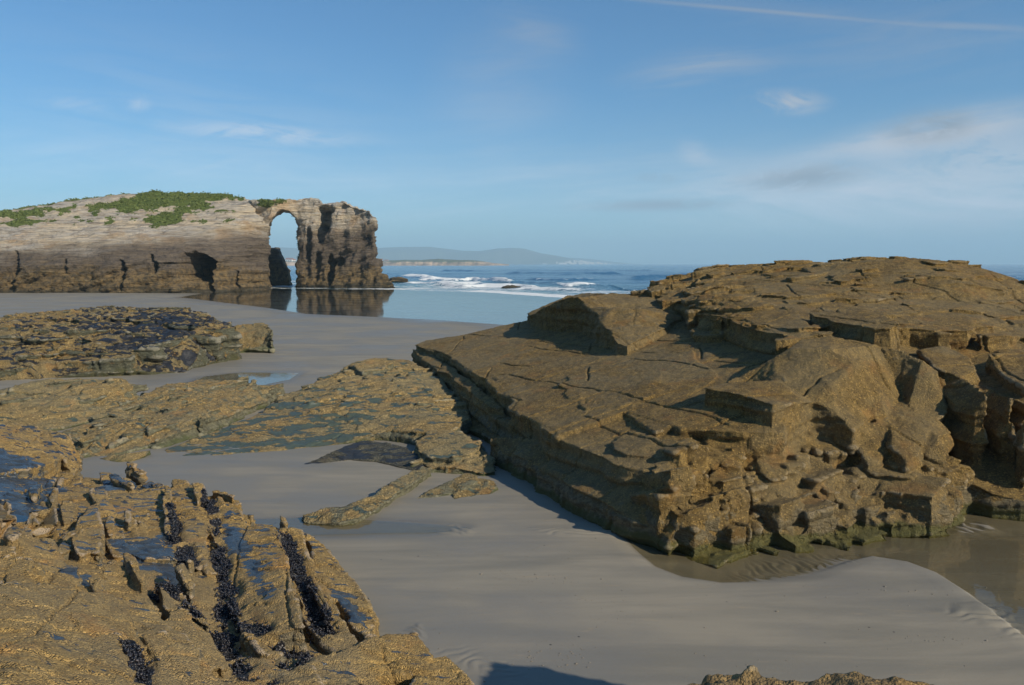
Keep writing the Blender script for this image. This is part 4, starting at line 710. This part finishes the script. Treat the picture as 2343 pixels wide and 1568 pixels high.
def dline(x, y, pts):
    d = np.full(x.shape, 1e9, np.float32)
    for a, b in zip(pts[:-1], pts[1:]):
        e = (b-a)[:2]; tq = np.clip(((x-a[0])*e[0]+(y-a[1])*e[1])/max(e@e, 1e-6), 0, 1); d = np.minimum(d, np.hypot(x-a[0]-tq*e[0], y-a[1]-tq*e[1]))
    return d
PUD = pw([(-300, 1168), (0, 1172), (60, 1180), (126, 1204), (120, 1232), (60, 1230), (0, 1236), (-300, 1258)], .68)
def f_fore(co, no):
    x, y, z = co.T; near = sstep(3.2, 5, y)
    d, cav, steep, st = rough(co, no, bed=(-.05, .1), ang=-62, S=11., As=.022, A1=.022, f1=1.3, A2=.007, f2=11., blk=.028, bs=(1.1, .35, .10), cr=.035, crsp=.62, crw=.011, seed=61, flat=.22, saw=.03, sawl=.55, sawang=-59)
    g = np.full(x.shape, 1e9, np.float32)
    for q in GRV: g = np.minimum(g, dline(x, y, q)+.09*perlin(x*2.5, y*2.5, z*2.5, 66)+.04*perlin(x*8, y*8, z*8, 65))
    gm = np.exp(-(g/.10)**2); gm = np.clip(gm*(1+1.3*perlin(x*3.2, y*3.2, z*3.2, 172)), 0, 1); d = d-.07*gm*(1-steep)
    th = fbm(x*1.6, y*3.2, z*2, 68, 3); d = d+.020*(1-steep)*sstep(.02, .05, th)
    bar = (.05+.13*sstep(7, 10, y)).astype(np.float32)
    for q in BARE: bar = np.maximum(bar, .55*sstep(.12, -.10, poly_sd(x, y, q)+.10*perlin(x*3, y*3, z*3, 67)))
    bar = bar-.5*gm-.3*steep
    pit = poly_sd(x, y, PUD); d = np.where((pit < .25) & (z < .95), np.minimum(d, .62+.10*sstep(-.1, .25, pit)-z), d)
    return d, dict(stn=.16+.34*steep+.2*sstep(8, 6.5, y)*sstep(.5, .2, np.abs(x+1.7)), grn=.25*sstep(.4, .15, z)*steep, bar=bar, mus=.05+.85*gm+.2*cav, gm=gm)
NEAR = make_rock('rock_slabs', B, .0165, M_NEAR, f_fore, label='near tan barnacled slabs with mussel-filled grooves, bottom left corner', category='rock')
# ------------------------------------------------------------------ rock by the lens, bottom right
B = []
add(B, [(1575, 1575, 2.02), (1620, 1556, 2.05), (1680, 1534, 2.10), (1720, 1530, 2.12), (1760, 1545, 2.10), (1830, 1552, 2.10), (1870, 1544, 2.12), (1910, 1536, 2.14), (1960, 1538, 2.14), (2010, 1545, 2.12), (2080, 1548, 2.12), (2130, 1556, 2.10), (2170, 1580, 2.05), (2300, 1700, 2.1), (2600, 2300, 2.3), (1700, 2600, 2.3), (1300, 2300, 2.2), (1400, 1800, 2.05)], jit=.02, seg=.1)
M_LENS = rock_mat('dark_barnacled_rock', barn=(.34, .21, .065), barn2=(.17, .105, .034), stone=(.16, .13, .08), bsc=70., bare_t=.9, bump=.016, quartz=.02)
B.append(solid([np.array(p) for p in [(3.2, 4.25, 2.6), (3.5, 4.55, 2.72), (3.95, 4.5, 2.74), (4.3, 4.4, 2.62), (5.0, 4.2, 2.5), (5.6, 3.3, 2.7), (7.0, 2.6, 3.0), (7.0, 1.0, 3.0), (3.6, 1.0, 2.6)]], [], 1.2))  # unseen rock right of the frame, shaped to cast a shadow on the near sand
B.append(solid([np.array(p) for p in [(1.0, 2.2, 2.1), (3.7, 3.2, 2.1), (3.7, 1.0, 2.2), (.8, 1.0, 2.1)]], [], 1.2))
make_rock('rock_outcrop', B, .014, M_LENS, lambda co, no: (lambda r: (r[0]+.035*fbm(co[:, 0]*7, co[:, 1]*7, co[:, 2]*7, 77, 3), dict(stn=.05+0*co[:, 0], grn=0*co[:, 0], bar=0*co[:, 0]-.3, mus=.05+.3*r[1])))(rough(co, no, As=.01, A1=.03, f1=3., A2=.014, f2=22., seed=71)), zmin=1.2,
          label='top of a knobbly dark rock just showing at the bottom edge, right of centre', category='rock')

# water lying on the slabs
e = [(p[0], p[1], .675) for p in PUD]; r = delaunay_2d_cdt([Vector(p[:2]) for p in e], [(i, (i+1) % len(e)) for i in range(len(e))], [], 1, 1e-5)
put('tide_pool', [(v.x, v.y, .675) for v in r[0]], [tuple(f) if (r[0][f[1]]-r[0][f[0]]).cross(r[0][f[2]]-r[0][f[0]]) > 0 else tuple(f)[::-1] for f in r[2]], water_mat('dark_pool_water', (.35, .42, .45)), kind='structure', smooth=False, label='still dark blue pool held on the near slabs at the left edge')
# mussels packed in the grooves
me = NEAR.data; n = len(me.vertices); gmv = np.empty(n, np.float32); me.attributes['gm'].data.foreach_get('value', gmv); cc = np.empty(n*3, np.float32); me.vertices.foreach_get('co', cc); cc = cc.reshape(-1, 3)+np.array(NEAR.location, np.float32)
nn_ = np.empty(n*3, np.float32); me.vertex_normals.foreach_get('vector', nn_); nn_ = nn_.reshape(-1, 3); rg = np.random.default_rng(9)
w_ = np.clip(gmv-.22, 0, 1)**1.5*(cc[:, 1] < 12)*(perlin(cc[:, 0]*5, cc[:, 1]*5, cc[:, 2]*5, 170) > -.12); kk = rg.choice(n, 7500, p=w_/w_.sum())
bm_ = bpy.data.meshes.new('t'); import bmesh
bb = bmesh.new(); bmesh.ops.create_icosphere(bb, subdivisions=1, radius=1.0); iv = np.array([v.co[:] for v in bb.verts]); it = np.array([[v.index for v in f.verts] for f in bb.faces]); bb.free()
q = rg.normal(size=(len(kk), 3)); q /= np.linalg.norm(q, axis=1, keepdims=True); u2 = np.cross(q, rg.normal(size=(len(kk), 3))); u2 /= np.linalg.norm(u2, axis=1, keepdims=True); u3 = np.cross(q, u2)
L = rg.uniform(.011, .024, len(kk))[:, None, None]
V = (iv[None, :, 0, None]*q[:, None]*L+iv[None, :, 1, None]*u2[:, None]*L*.5+iv[None, :, 2, None]*u3[:, None]*L*.36)+(cc[kk]+nn_[kk]*rg.uniform(0, .016, len(kk))[:, None]+rg.normal(0, .01, (len(kk), 3)))[:, None]
Fm = (it[None]+(np.arange(len(kk))*len(iv))[:, None, None]).reshape(-1, 3)
mm, t, out = mat('mussel_shell'); b = t.n('ShaderNodeBsdfPrincipled'); g = t.n('ShaderNodeNewGeometry').outputs['Position']; t.l(t.mix(t.step(t.noise(g, 40., 2, .5), .55, .75), (.010, .011, .018), (.10, .09, .10)), b.inputs['Base Color']); b.inputs['Roughness'].default_value = .35; t.l(b.outputs[0], out.inputs[0])
put('mussels', V.reshape(-1, 3), Fm, mm, kind='stuff', label='black mussels packed in the grooves between the near slabs')
# ------------------------------------------------------------------ headland with the natural arch
def topx(co):
    c, s = math.cos(PITCH), math.sin(PITCH); dx, dy, dz = co[:, 0], co[:, 1], co[:, 2]-CAMZ
    f = dy*c-dz*s; u = dy*s+dz*c; return CX+F*dx/f, CY-F*u/f
def vsolid(poly, dfront, thick, skew=-.25, seg=4.0, jit=2.0, seed=5):
    rs = random.Random(seed); pp = []
    for i in range(len(poly)):
        a = poly[i]; b = poly[(i+1) % len(poly)]; L = math.hypot(b[0]-a[0], b[1]-a[1]); k = max(1, int(L/seg)); n = ((b[1]-a[1])/max(L, .1), -(b[0]-a[0])/max(L, .1))
        for j in range(k):
            r = 0 if j == 0 else (rs.random()-.5)*jit; q = j/k; pp.append((a[0]+(b[0]-a[0])*q+n[0]*r, a[1]+(b[1]-a[1])*q+n[1]*r))
    r = delaunay_2d_cdt([Vector(p) for p in pp], [(i, (i+1) % len(pp)) for i in range(len(pp))], [], 1, 1e-5)
    A = [PD(v.x, v.y, dfront(v.x)) for v in r[0]]; m = len(A); Bk = [a+np.array([skew*thick, thick, 0]) for a in A]; fs = []; cnt = {}
    for f in r[2]:
        a, b, c = (r[0][i] for i in f); f = tuple(f)
        if (b-a).cross(c-a) > 0: f = f[::-1]
        fs.append(f); fs.append(tuple(i+m for i in f[::-1]))
        for i in range(3): cnt[(f[i], f[(i+1) % 3])] = 1
    for (i, j) in cnt:
        if (j, i) not in cnt: fs += [(i, i+m, j+m), (i, j+m, j)]
    return A+Bk, fs
ARCH = [(540, 470), (559, 455), (585, 459), (649, 457), (679, 458), (703, 454), (733, 457), (738, 465), (760, 466), (781, 465), (787, 459), (797, 466), (821, 475), (845, 483), (857, 497), (861, 518), (854, 531), (858, 546), (859, 574), (863, 602), (865, 624), (867, 650), (868, 666), (685, 666),
        (683, 650), (684, 636), (676, 622), (676, 606), (686, 578), (679, 546), (686, 518), (677, 498), (663, 485), (645, 479), (635, 489), (622, 498), (612, 518), (613, 534), (604, 546), (600, 562), (603, 592), (612, 612), (613, 666), (560, 668), (540, 640)]
dfr = lambda px: float(np.interp(px, [540, 595, 618, 690, 860], [133, 130, 128.5, 133.5, 131]))
HB = [vsolid(ARCH, dfr, 7.0)]
ol = [(-500, 610, 108), (-200, 611, 107), (0, 612, 107.2), (100, 610, 107.5), (200, 606, 107.8), (300, 602, 108.5), (400, 598, 109.5), (480, 590, 113), (560, 575, 119), (600, 556, 125), (616, 530, 129), (612, 560, 136), (590, 560, 150), (500, 560, 165), (300, 560, 178), (0, 560, 180), (-500, 590, 180)]
inn = [(-300, 575, 111), (0, 566, 110.5), (120, 560, 111), (250, 553, 112), (350, 545, 113.5), (450, 534, 117), (540, 515, 122), (595, 497, 127.5),
       (-300, 545, 119), (0, 527, 118), (150, 522, 119), (300, 510, 121), (420, 497, 124), (520, 482, 127), (570, 468, 130),
       (-300, 515, 130), (0, 500, 128), (100, 490, 129), (200, 478, 130), (300, 468, 131), (400, 462, 132), (480, 460, 132.5), (540, 458, 132.5),
       (-400, 510, 146), (-150, 498, 146), (0, 486, 144), (60, 477, 143), (100, 470, 142), (200, 455, 140), (280, 445, 139), (340, 440, 138), (370, 438, 138), (450, 440, 137), (520, 444, 136), (556, 453, 134.5), (585, 460, 134)]
HB.append(solid([PD(*p) for p in ol], [PD(*p) for p in inn], -1.0))
OPEN = [(680, 660), (684, 636), (676, 622), (676, 606), (686, 578), (679, 546), (686, 518), (677, 498), (663, 485), (645, 479), (635, 489), (622, 498), (612, 518), (613, 534), (604, 546), (600, 562), (603, 592), (612, 612), (613, 660)]
def f_arch(co, no):
    px, py = topx(co); x, y, z = co.T; steep = sstep(.25, .8, 1-np.abs(no[:, 2])); w = z-.36*x+.05*y+.6*perlin(x*.06, y*.06, z*.06, 101)
    d = .35*sstep(9, 3, z)*steep*fbm(x*.8, y*.8, z*1.1, 119, 3)+.9*fbm(x*.10, y*.10, z*.14, 102, 3)*(.3+.7*steep)+.35*fbm(x*.45, y*.45, z*.6, 103, 3)
    st = perlin(w*1.1, x*.05, y*.05, 104)+.7*perlin(w*2.8, x*.12, y*.12, 105); d = d+.50*np.clip(st*2.6, -1, 1)*(.35+.65*steep)*(1-.35*sstep(672, 690, px))
    q1 = np.floor((x+.6*perlin(x*.2, y*.2, z*.2, 107))/2.6); q2 = np.floor(w/1.7+.4*q1); pil = sstep(672, 690, px)
    d = d+(hashf(q1, q2, 0*q1, 108)-.5)*(.35+.25*pil)*steep
    d = d+pil*.6*fbm(x*.55, y*.35, z*.12, 109, 3)
    front = (no[:, 1] < .3)
    def hole(cx, cy, rx, ry, dep, pw_=2):
        r = np.sqrt(((px-cx)/rx)**2+((py-cy)/ry)**2+1e-6); return dep*sstep(1.12, .85, r+.12*perlin(px*.08, py*.08, 0*px, 110))*front
    dy = hole(445, 612, 46, 34, 15.0)+hole(468, 634, 9, 34, 2.5)+hole(478, 645, 8, 28, 3)+hole(742, 505, 14, 26, 3.2)+hole(733, 535, 13, 22, 2.2)+hole(745, 480, 18, 10, 1.6)+hole(758, 618, 9, 34, 3.)+hole(775, 600, 14, 10, 1.8)+hole(708, 560, 7, 40, 1.1)+hole(728, 610, 6, 34, 1.2)
    for cx, cy, rx, ry in ((30, 640, 5, 34), (37, 605, 4, 26), (280, 632, 5, 34), (352, 612, 7, 16), (274, 605, 4, 12), (430, 600, 16, 5), (345, 590, 5, 10), (150, 610, 3, 14), (540, 640, 4, 20), (412, 600, 40, 2.5)): dy = dy+hole(cx, cy, rx, ry, 1.6)
    co[:, 1] += dy.astype(np.float32)
    od = poly_sd(px, py, OPEN); d = d*(.5+.5*sstep(2, 16, od))+.3*sstep(12, 0, od)*perlin(x*.9, y*.3, z*.9, 190); d = d-.12*sstep(10, 0, od)
    foot = sstep(3.2, 0, z)*steep*sstep(0, 10, od); d = d+foot*(.6+.5*fbm(x*.7, y*.7, z*.9, 111, 3))+.25*steep*sstep(5, 0, z)*fbm(x*1.2, y*1.2, z*1.5, 112, 3)
    return d, dict(zb=4.6+np.clip(x+75, -30, 60)*.11+1.0*perlin(x*.10, y*.1, z*.3, 113)+1.1*perlin(x*.35, y*.1, z*.7, 114), grs=grass_mask(co, px, py), pil=pil)
GP = [[(-600, 505), (-300, 505), (0, 487), (60, 483), (130, 476), (200, 470), (260, 462), (300, 452), (330, 438), (370, 430), (450, 434), (520, 438), (560, 450), (556, 457), (520, 456), (470, 462), (490, 474), (455, 480), (400, 470), (330, 482), (290, 488), (250, 478), (215, 484), (190, 476), (120, 486), (75, 498), (0, 499), (-300, 520), (-600, 525)],
      [(440, 470), (430, 484), (420, 498), (400, 512), (360, 522), (340, 520), (350, 505), (345, 494), (390, 484), (420, 472)], [(583, 456), (655, 455), (652, 464), (630, 470), (600, 473), (588, 466)], [(-200, 530), (40, 500), (120, 502), (180, 506), (120, 512), (40, 522)]]
def grass_mask(co, px, py):
    n = 7*fbm(px*.045, py*.11, 0*px, 120, 5, .65)
    m = np.zeros_like(px)
    for k, g in enumerate(GP): m = np.maximum(m, sstep(1.5+(k == 2)*1, -3, poly_sd(px, py, g)+n*(1.3 if k == 0 else 1.6)+(4 if k == 3 else 0))*(.7 if k == 3 else 1))
    m = np.maximum(m, .75*sstep(.12, .3, fbm(px*.03, py*.10, 0*px, 128, 4))*sstep(525, 505, py)*sstep(560, 520, px)*sstep(470, 485, py))
    rim = sstep(60, 300, px)*0+sstep(136, 141, co[:, 1]); return np.clip(np.maximum(m, rim*.8)*(co[:, 2] > 5), 0, 1)
m, t, out = mat('cliff_strata'); g = t.n('ShaderNodeNewGeometry').outputs['Position']; sp = t.n('ShaderNodeSeparateXYZ'); t.l(g, sp.inputs[0])
mp = t.n('ShaderNodeMapping'); t.l(g, mp.inputs[0]); mp.inputs['Rotation'].default_value = (0, R(20), 0); mp.inputs['Scale'].default_value = (.10, .10, 1.1)
s1 = t.noise(mp.outputs[0], 1.0, 7, .68, .5); s2 = t.noise(mp.outputs[0], 3.2, 6, .72, .4); n3 = t.noise(g, .25, 5, .65); n4 = t.noise(g, 1.6, 6, .7)
pale = t.mix(t.step(s1, .35, .62), (.72, .59, .41), (.56, .51, .44)); pale = t.mix(t.step(s2, .46, .66), pale, (.27, .22, .17)); pale = t.mix(t.math('MULTIPLY', t.step(n3, .5, .66), .6), pale, (.50, .33, .18)); pale = t.mix(t.step(t.noise(mp.outputs[0], 5.5, 5, .75), .62, .72), pale, (.78, .70, .58))
dark = t.mix(t.step(s2, .38, .62), (.13, .105, .085), (.21, .165, .12)); dark = t.mix(t.math('MULTIPLY', t.step(n4, .52, .66), .7), dark, (.06, .05, .045))
och = t.mix(t.step(n4, .40, .62), (.27, .185, .085), (.10, .08, .052)); och = t.mix(t.step(s2, .55, .68), och, (.30, .23, .12))
zz = t.math('ADD', sp.outputs[2], t.math('ADD', t.math('MULTIPLY', t.math('SUBTRACT', s1, .5), 4.2), t.math('MULTIPLY', t.math('SUBTRACT', s2, .5), 2.4))); up = t.step(t.math('SUBTRACT', zz, t.attr('zb')), -1.6, 1.6); lowm = t.math('SUBTRACT', 1.0, t.step(t.math('ADD', zz, t.math('MULTIPLY', t.math('SUBTRACT', n3, .5), 5.0)), 2.2, 4.4))
col = t.mix(up, dark, pale); col = t.mix(lowm, col, och); col = t.mix(t.math('MULTIPLY', t.math('SUBTRACT', 1.0, t.step(zz, -.1, 1.1)), .8), col, (.045, .045, .035))
grs = t.step(t.math('ADD', t.attr('grs'), t.math('MULTIPLY', t.math('SUBTRACT', n4, .5), .7)), .35, .6); col = t.mix(grs, col, t.mix(n4, (.07, .14, .022), (.17, .18, .05)))
b = t.n('ShaderNodeBsdfPrincipled'); t.l(col, b.inputs['Base Color']); b.inputs['Roughness'].default_value = .85; b.inputs['Specular IOR Level'].default_value = .3
bp = t.n('ShaderNodeBump'); bp.inputs['Strength'].default_value = 1.; bp.inputs['Distance'].default_value = .6; t.l(t.math('ADD', t.math('MULTIPLY', s2, 1.6), n4), bp.inputs['Height']); t.l(bp.outputs[0], b.inputs['Normal']); t.l(b.outputs[0], out.inputs[0])
M_CLIFF = m
AR = make_rock('sea_arch', HB, .24, M_CLIFF, f_arch, zmin=-.6, label='striped rocky headland ending in a natural arch and thick pillar at the waterline', category='rock arch')
# grass clumps on the headland
me = AR.data; n = len(me.polygons); cc = np.empty(n*3, np.float32); me.polygons.foreach_get('center', cc); cc = cc.reshape(-1, 3)+np.array(AR.location, np.float32); ar = np.empty(n, np.float32); me.polygons.foreach_get('area', ar)
gx, gy = topx(cc); gm = grass_mask(cc, gx, gy); rs_ = np.random.default_rng(4); kk = np.where((gm > .5) & (cc[:, 1] < 146) & (gx > -60))[0]; kk = rs_.choice(kk, min(len(kk), 16000), replace=True)
bs = cc[kk]+rs_.normal(0, .12, (len(kk), 3)).astype(np.float32); V = []
for j in range(3):
    an = rs_.uniform(0, 6.283, len(kk)); h = rs_.uniform(.02, .09, len(kk)); wd = rs_.uniform(.08, .2, len(kk)); lean = rs_.normal(0, .12, (len(kk), 2))
    dx, dy = np.cos(an)*wd, np.sin(an)*wd
    V.append(np.stack([np.stack([bs[:, 0]-dx, bs[:, 1]-dy, bs[:, 2]-.1], -1), np.stack([bs[:, 0]+dx, bs[:, 1]+dy, bs[:, 2]-.1], -1), np.stack([bs[:, 0]+lean[:, 0], bs[:, 1]+lean[:, 1], bs[:, 2]+h], -1)], 1).reshape(-1, 3))
V = np.concatenate(V); M_GRASS = simple('coastal_grass', (.085, .15, .028), .8, (.19, .20, .06), .4)
put('grass', V, np.arange(len(V)).reshape(-1, 3), M_GRASS, smooth=False, kind='stuff', label='green coastal grass on the crest of the headland')
# stack and foot rocks
def f_sm(seed, pale=99.):
    def f(co, no):
        x, y, z = co.T; steep = sstep(.25, .8, 1-np.abs(no[:, 2])); w = z-.12*x
        return .5*fbm(x*.3, y*.3, z*.3, seed, 4)+.2*np.clip(perlin(w*2, x*.1, y*.1, seed+1)*2, -1, 1)*steep+.12*fbm(x*1.6, y*1.6, z*1.6, seed+2, 3), dict(zb=pale+0*x, grs=0*x, pil=0*x)
    return f
make_rock('sea_stack', [vsolid([(596, 600), (604, 585), (612, 573), (626, 569), (636, 570), (643, 592), (652, 606), (659, 620), (662, 640), (666, 662), (590, 664)], lambda p: 146., 8, seed=8)], .25, M_CLIFF, f_sm(131), zmin=-.8, label='dark shaded rock stack seen through the arch opening', category='rock')
make_rock('sea_rock', [vsolid([(858, 660), (860, 634), (866, 627), (878, 626), (888, 629), (892, 638), (899, 648), (904, 657), (904, 662)], lambda p: 131., 6, seed=9)], .2, M_CLIFF, f_sm(141), zmin=-.8, label='dark rock jutting from the right foot of the arch pillar', category='rock')
make_rock('sea_rock', [vsolid([(893, 645), (896, 637), (912, 635), (926, 637), (934, 641), (936, 646)], lambda p: 175., 6, seed=10, jit=1.)], .2, M_CLIFF, f_sm(151), zmin=-.8, label='low ochre rock awash in foam, right of the arch', category='rock')
make_rock('sea_rock', [vsolid([(1150, 662), (1158, 657), (1174, 655), (1188, 657), (1196, 662)], lambda p: 135., 3, seed=11, jit=1.)], .15, M_CLIFF, f_sm(161), zmin=-.8, label='small brown rock breaking through the surf', category='rock')
# ------------------------------------------------------------------ far coast
def ridge(name, prof, dist, depth, ybase, m, amp, fr, seed, nx=400, ny=40, steepf=.12, **tags):
    pxs = np.linspace(prof[0][0], prof[-1][0], nx); py = np.interp(pxs, [p[0] for p in prof], [p[1] for p in prof])
    X = np.empty((ny, nx)); Y = np.empty((ny, nx)); Z = np.empty((ny, nx)); s = np.linspace(0, 1, ny)**1.3
    for i, q in enumerate(s):
        dd = dist+depth*q; sh = min(1, sstep(0, steepf, q)*.62+.38*math.sin(min(q*2, 1)*math.pi/2))*(1 if q < .6 else max(0., 1-(q-.6)*2.2))
        dk = dist+depth*.5
        for_h = np.maximum(CAMZ+(604-py)/F*dk, .0); X[i] = (pxs-CX)/F*dd*(1 if True else 0); Y[i] = dd; Z[i] = for_h*sh
    n = fbm(X*fr, Y*fr, 0*X, seed, 5); Z = Z+amp*n*np.minimum(Z, 40)/40*4; Y = Y+depth*.05*fbm(X*fr*2, 0*X, 0*X, seed+4, 3)
    Z[0] = -3; Z[-1] = -3
    put(name, np.stack([X, Y, Z], -1).reshape(-1, 3), grid_faces(ny, nx)[:, ::-1].copy()[:, ::-1].copy(), m, **tags); return X, Y, Z
M_HILL = simple('far_hill_scrub', (.09, .12, .07), .9, (.15, .15, .10), .002)
ridge('hills', [(330, 592), (450, 585), (560, 574), (640, 567), (700, 570), (780, 574), (865, 570), (930, 567), (980, 566), (1010, 569), (1060, 575), (1100, 575), (1140, 569), (1175, 568), (1200, 570), (1240, 581), (1280, 588), (1300, 592), (1330, 600), (1345, 604.5)], 6000, 2400, 604, M_HILL, 2.5, .0012, 201, kind='structure', label='blue hazy hills along the far side of the bay')
ridge('hills', [(1200, 600), (1260, 592), (1300, 590), (1350, 593), (1400, 599), (1440, 603), (1470, 604.6)], 8200, 1500, 604, M_HILL, 2., .0012, 205, kind='structure', label='fainter farthest hills tapering into the sea')
m, t, out = mat('low_cliff_coast'); gg = t.n('ShaderNodeNewGeometry'); g = gg.outputs['Position']; sp = t.n('ShaderNodeSeparateXYZ'); t.l(g, sp.inputs[0])
nz = t.noise(g, .03, 5, .7); cl = t.mix(t.step(nz, .4, .62), (.55, .40, .26), (.20, .15, .10)); gr = t.mix(t.noise(g, .02, 4, .6), (.07, .10, .03), (.16, .13, .06))
k = t.step(t.math('ADD', sp.outputs[2], t.math('MULTIPLY', t.math('SUBTRACT', nz, .5), 9.)), 7.5, 9.5)
b = t.n('ShaderNodeBsdfPrincipled'); t.l(t.mix(k, cl, gr), b.inputs['Base Color']); b.inputs['Roughness'].default_value = .9; t.l(b.outputs[0], out.inputs[0])
ridge('promontory', [(480, 600), (560, 598), (640, 597), (700, 597), (800, 598), (862, 598), (880, 596.5), (930, 595), (965, 595.5), (992, 594), (1004, 592.5), (1020, 594.5), (1060, 595), (1085, 596), (1110, 599), (1128, 602), (1145, 603.6), (1165, 605.5)], 1900, 260, 604, m, .9, .02, 210, nx=700, kind='structure', label='low pale cliffs of the promontory across the bay')
M_WALL = simple('white_render_wall', (.75, .73, .68), .8, (.6, .58, .54), .3); M_ROOF = simple('terracotta_roof', (.32, .13, .07), .8, (.22, .10, .06), .3); M_WIN = simple('window_glass', (.03, .035, .04), .2)
proto = None
LBL = {0: 'tiny white house nearest the left side of the arch opening', 1: 'wide white house in the middle of the arch opening', 2: 'small house right of the wide one, near the pillar edge', 3: 'little pale house on the far shore just right of the pillar', 4: 'lone low house on the promontory, set off from the pillar'}
for i, (px, sc_) in enumerate([(655, .8), (663, 1.25), (671, .9), (869, 1.0), (884, .7)]):
    b0 = PD(px, 599.5, 1960); b0[2] = 8.5
    if proto is None:
        e = bpy.data.objects.new('house', None); C.objects.link(e); L_, W_, H_ = 7., 5., 5.
        put('wall', [(x*L_, y*W_, z) for z in (-4, H_) for x, y in ((-1, -1), (1, -1), (1, 1), (-1, 1))], [(0, 1, 5, 4), (1, 2, 6, 5), (2, 3, 7, 6), (3, 0, 4, 7)], M_WALL, e, smooth=False)
        a = 1.06; put('roof', [(-L_*a, -W_*a, H_-.1), (L_*a, -W_*a, H_-.1), (L_*a, W_*a, H_-.1), (-L_*a, W_*a, H_-.1), (-L_*a, 0, H_+3), (L_*a, 0, H_+3)], [(0, 1, 5, 4), (2, 3, 4, 5), (1, 2, 5), (3, 0, 4), (3, 2, 1, 0)], M_ROOF, e, smooth=False)
        for wx in (-4, 0, 4):
            put('window', [(wx+dx, -W_+dy, z) for dy in (-.08, .05) for dx, z in ((-.8, 1.5), (.8, 1.5), (.8, 3.2), (-.8, 3.2))], [(0, 1, 2, 3), (0, 4, 5, 1), (1, 5, 6, 2), (2, 6, 7, 3), (3, 7, 4, 0)], M_WIN, e, smooth=False)
        proto = e; h = e
    else:
        h = proto.copy(); C.objects.link(h)
        for ch in list(proto.children): q = ch.copy(); C.objects.link(q); q.parent = h
    h.location = b0; h.scale = (sc_,)*3; h.rotation_euler = (0, 0, R([8, -12, 25, 5, -20][i])); h['label'] = LBL[i]; h['category'] = 'house'; h['group'] = 'houses on the far shore'
rs = random.Random(5); V = []; Fc = []
for i in range(110):
    px = rs.triangular(1240, 1400, 1320); p = PD(px, 600, 5950+rs.uniform(0, 300)); hh = rs.uniform(5, 12); z0 = rs.uniform(-2, max(2, 26-abs(px-1320)*.3)); w_ = rs.uniform(4, 9); k = len(V)
    V += [(p[0]+dx*w_, p[1]+dy*w_, z) for z in (z0-6, z0+hh) for dx, dy in ((-1, -1), (1, -1), (1, 1), (-1, 1))]; Fc += [tuple(k+j for j in f) for f in ((0, 1, 5, 4), (1, 2, 6, 5), (2, 3, 7, 6), (3, 0, 4, 7), (4, 5, 6, 7))]
put('distant_town', V, Fc, M_WALL, smooth=False, kind='stuff', label='white specks of a far town at the foot of the hills')
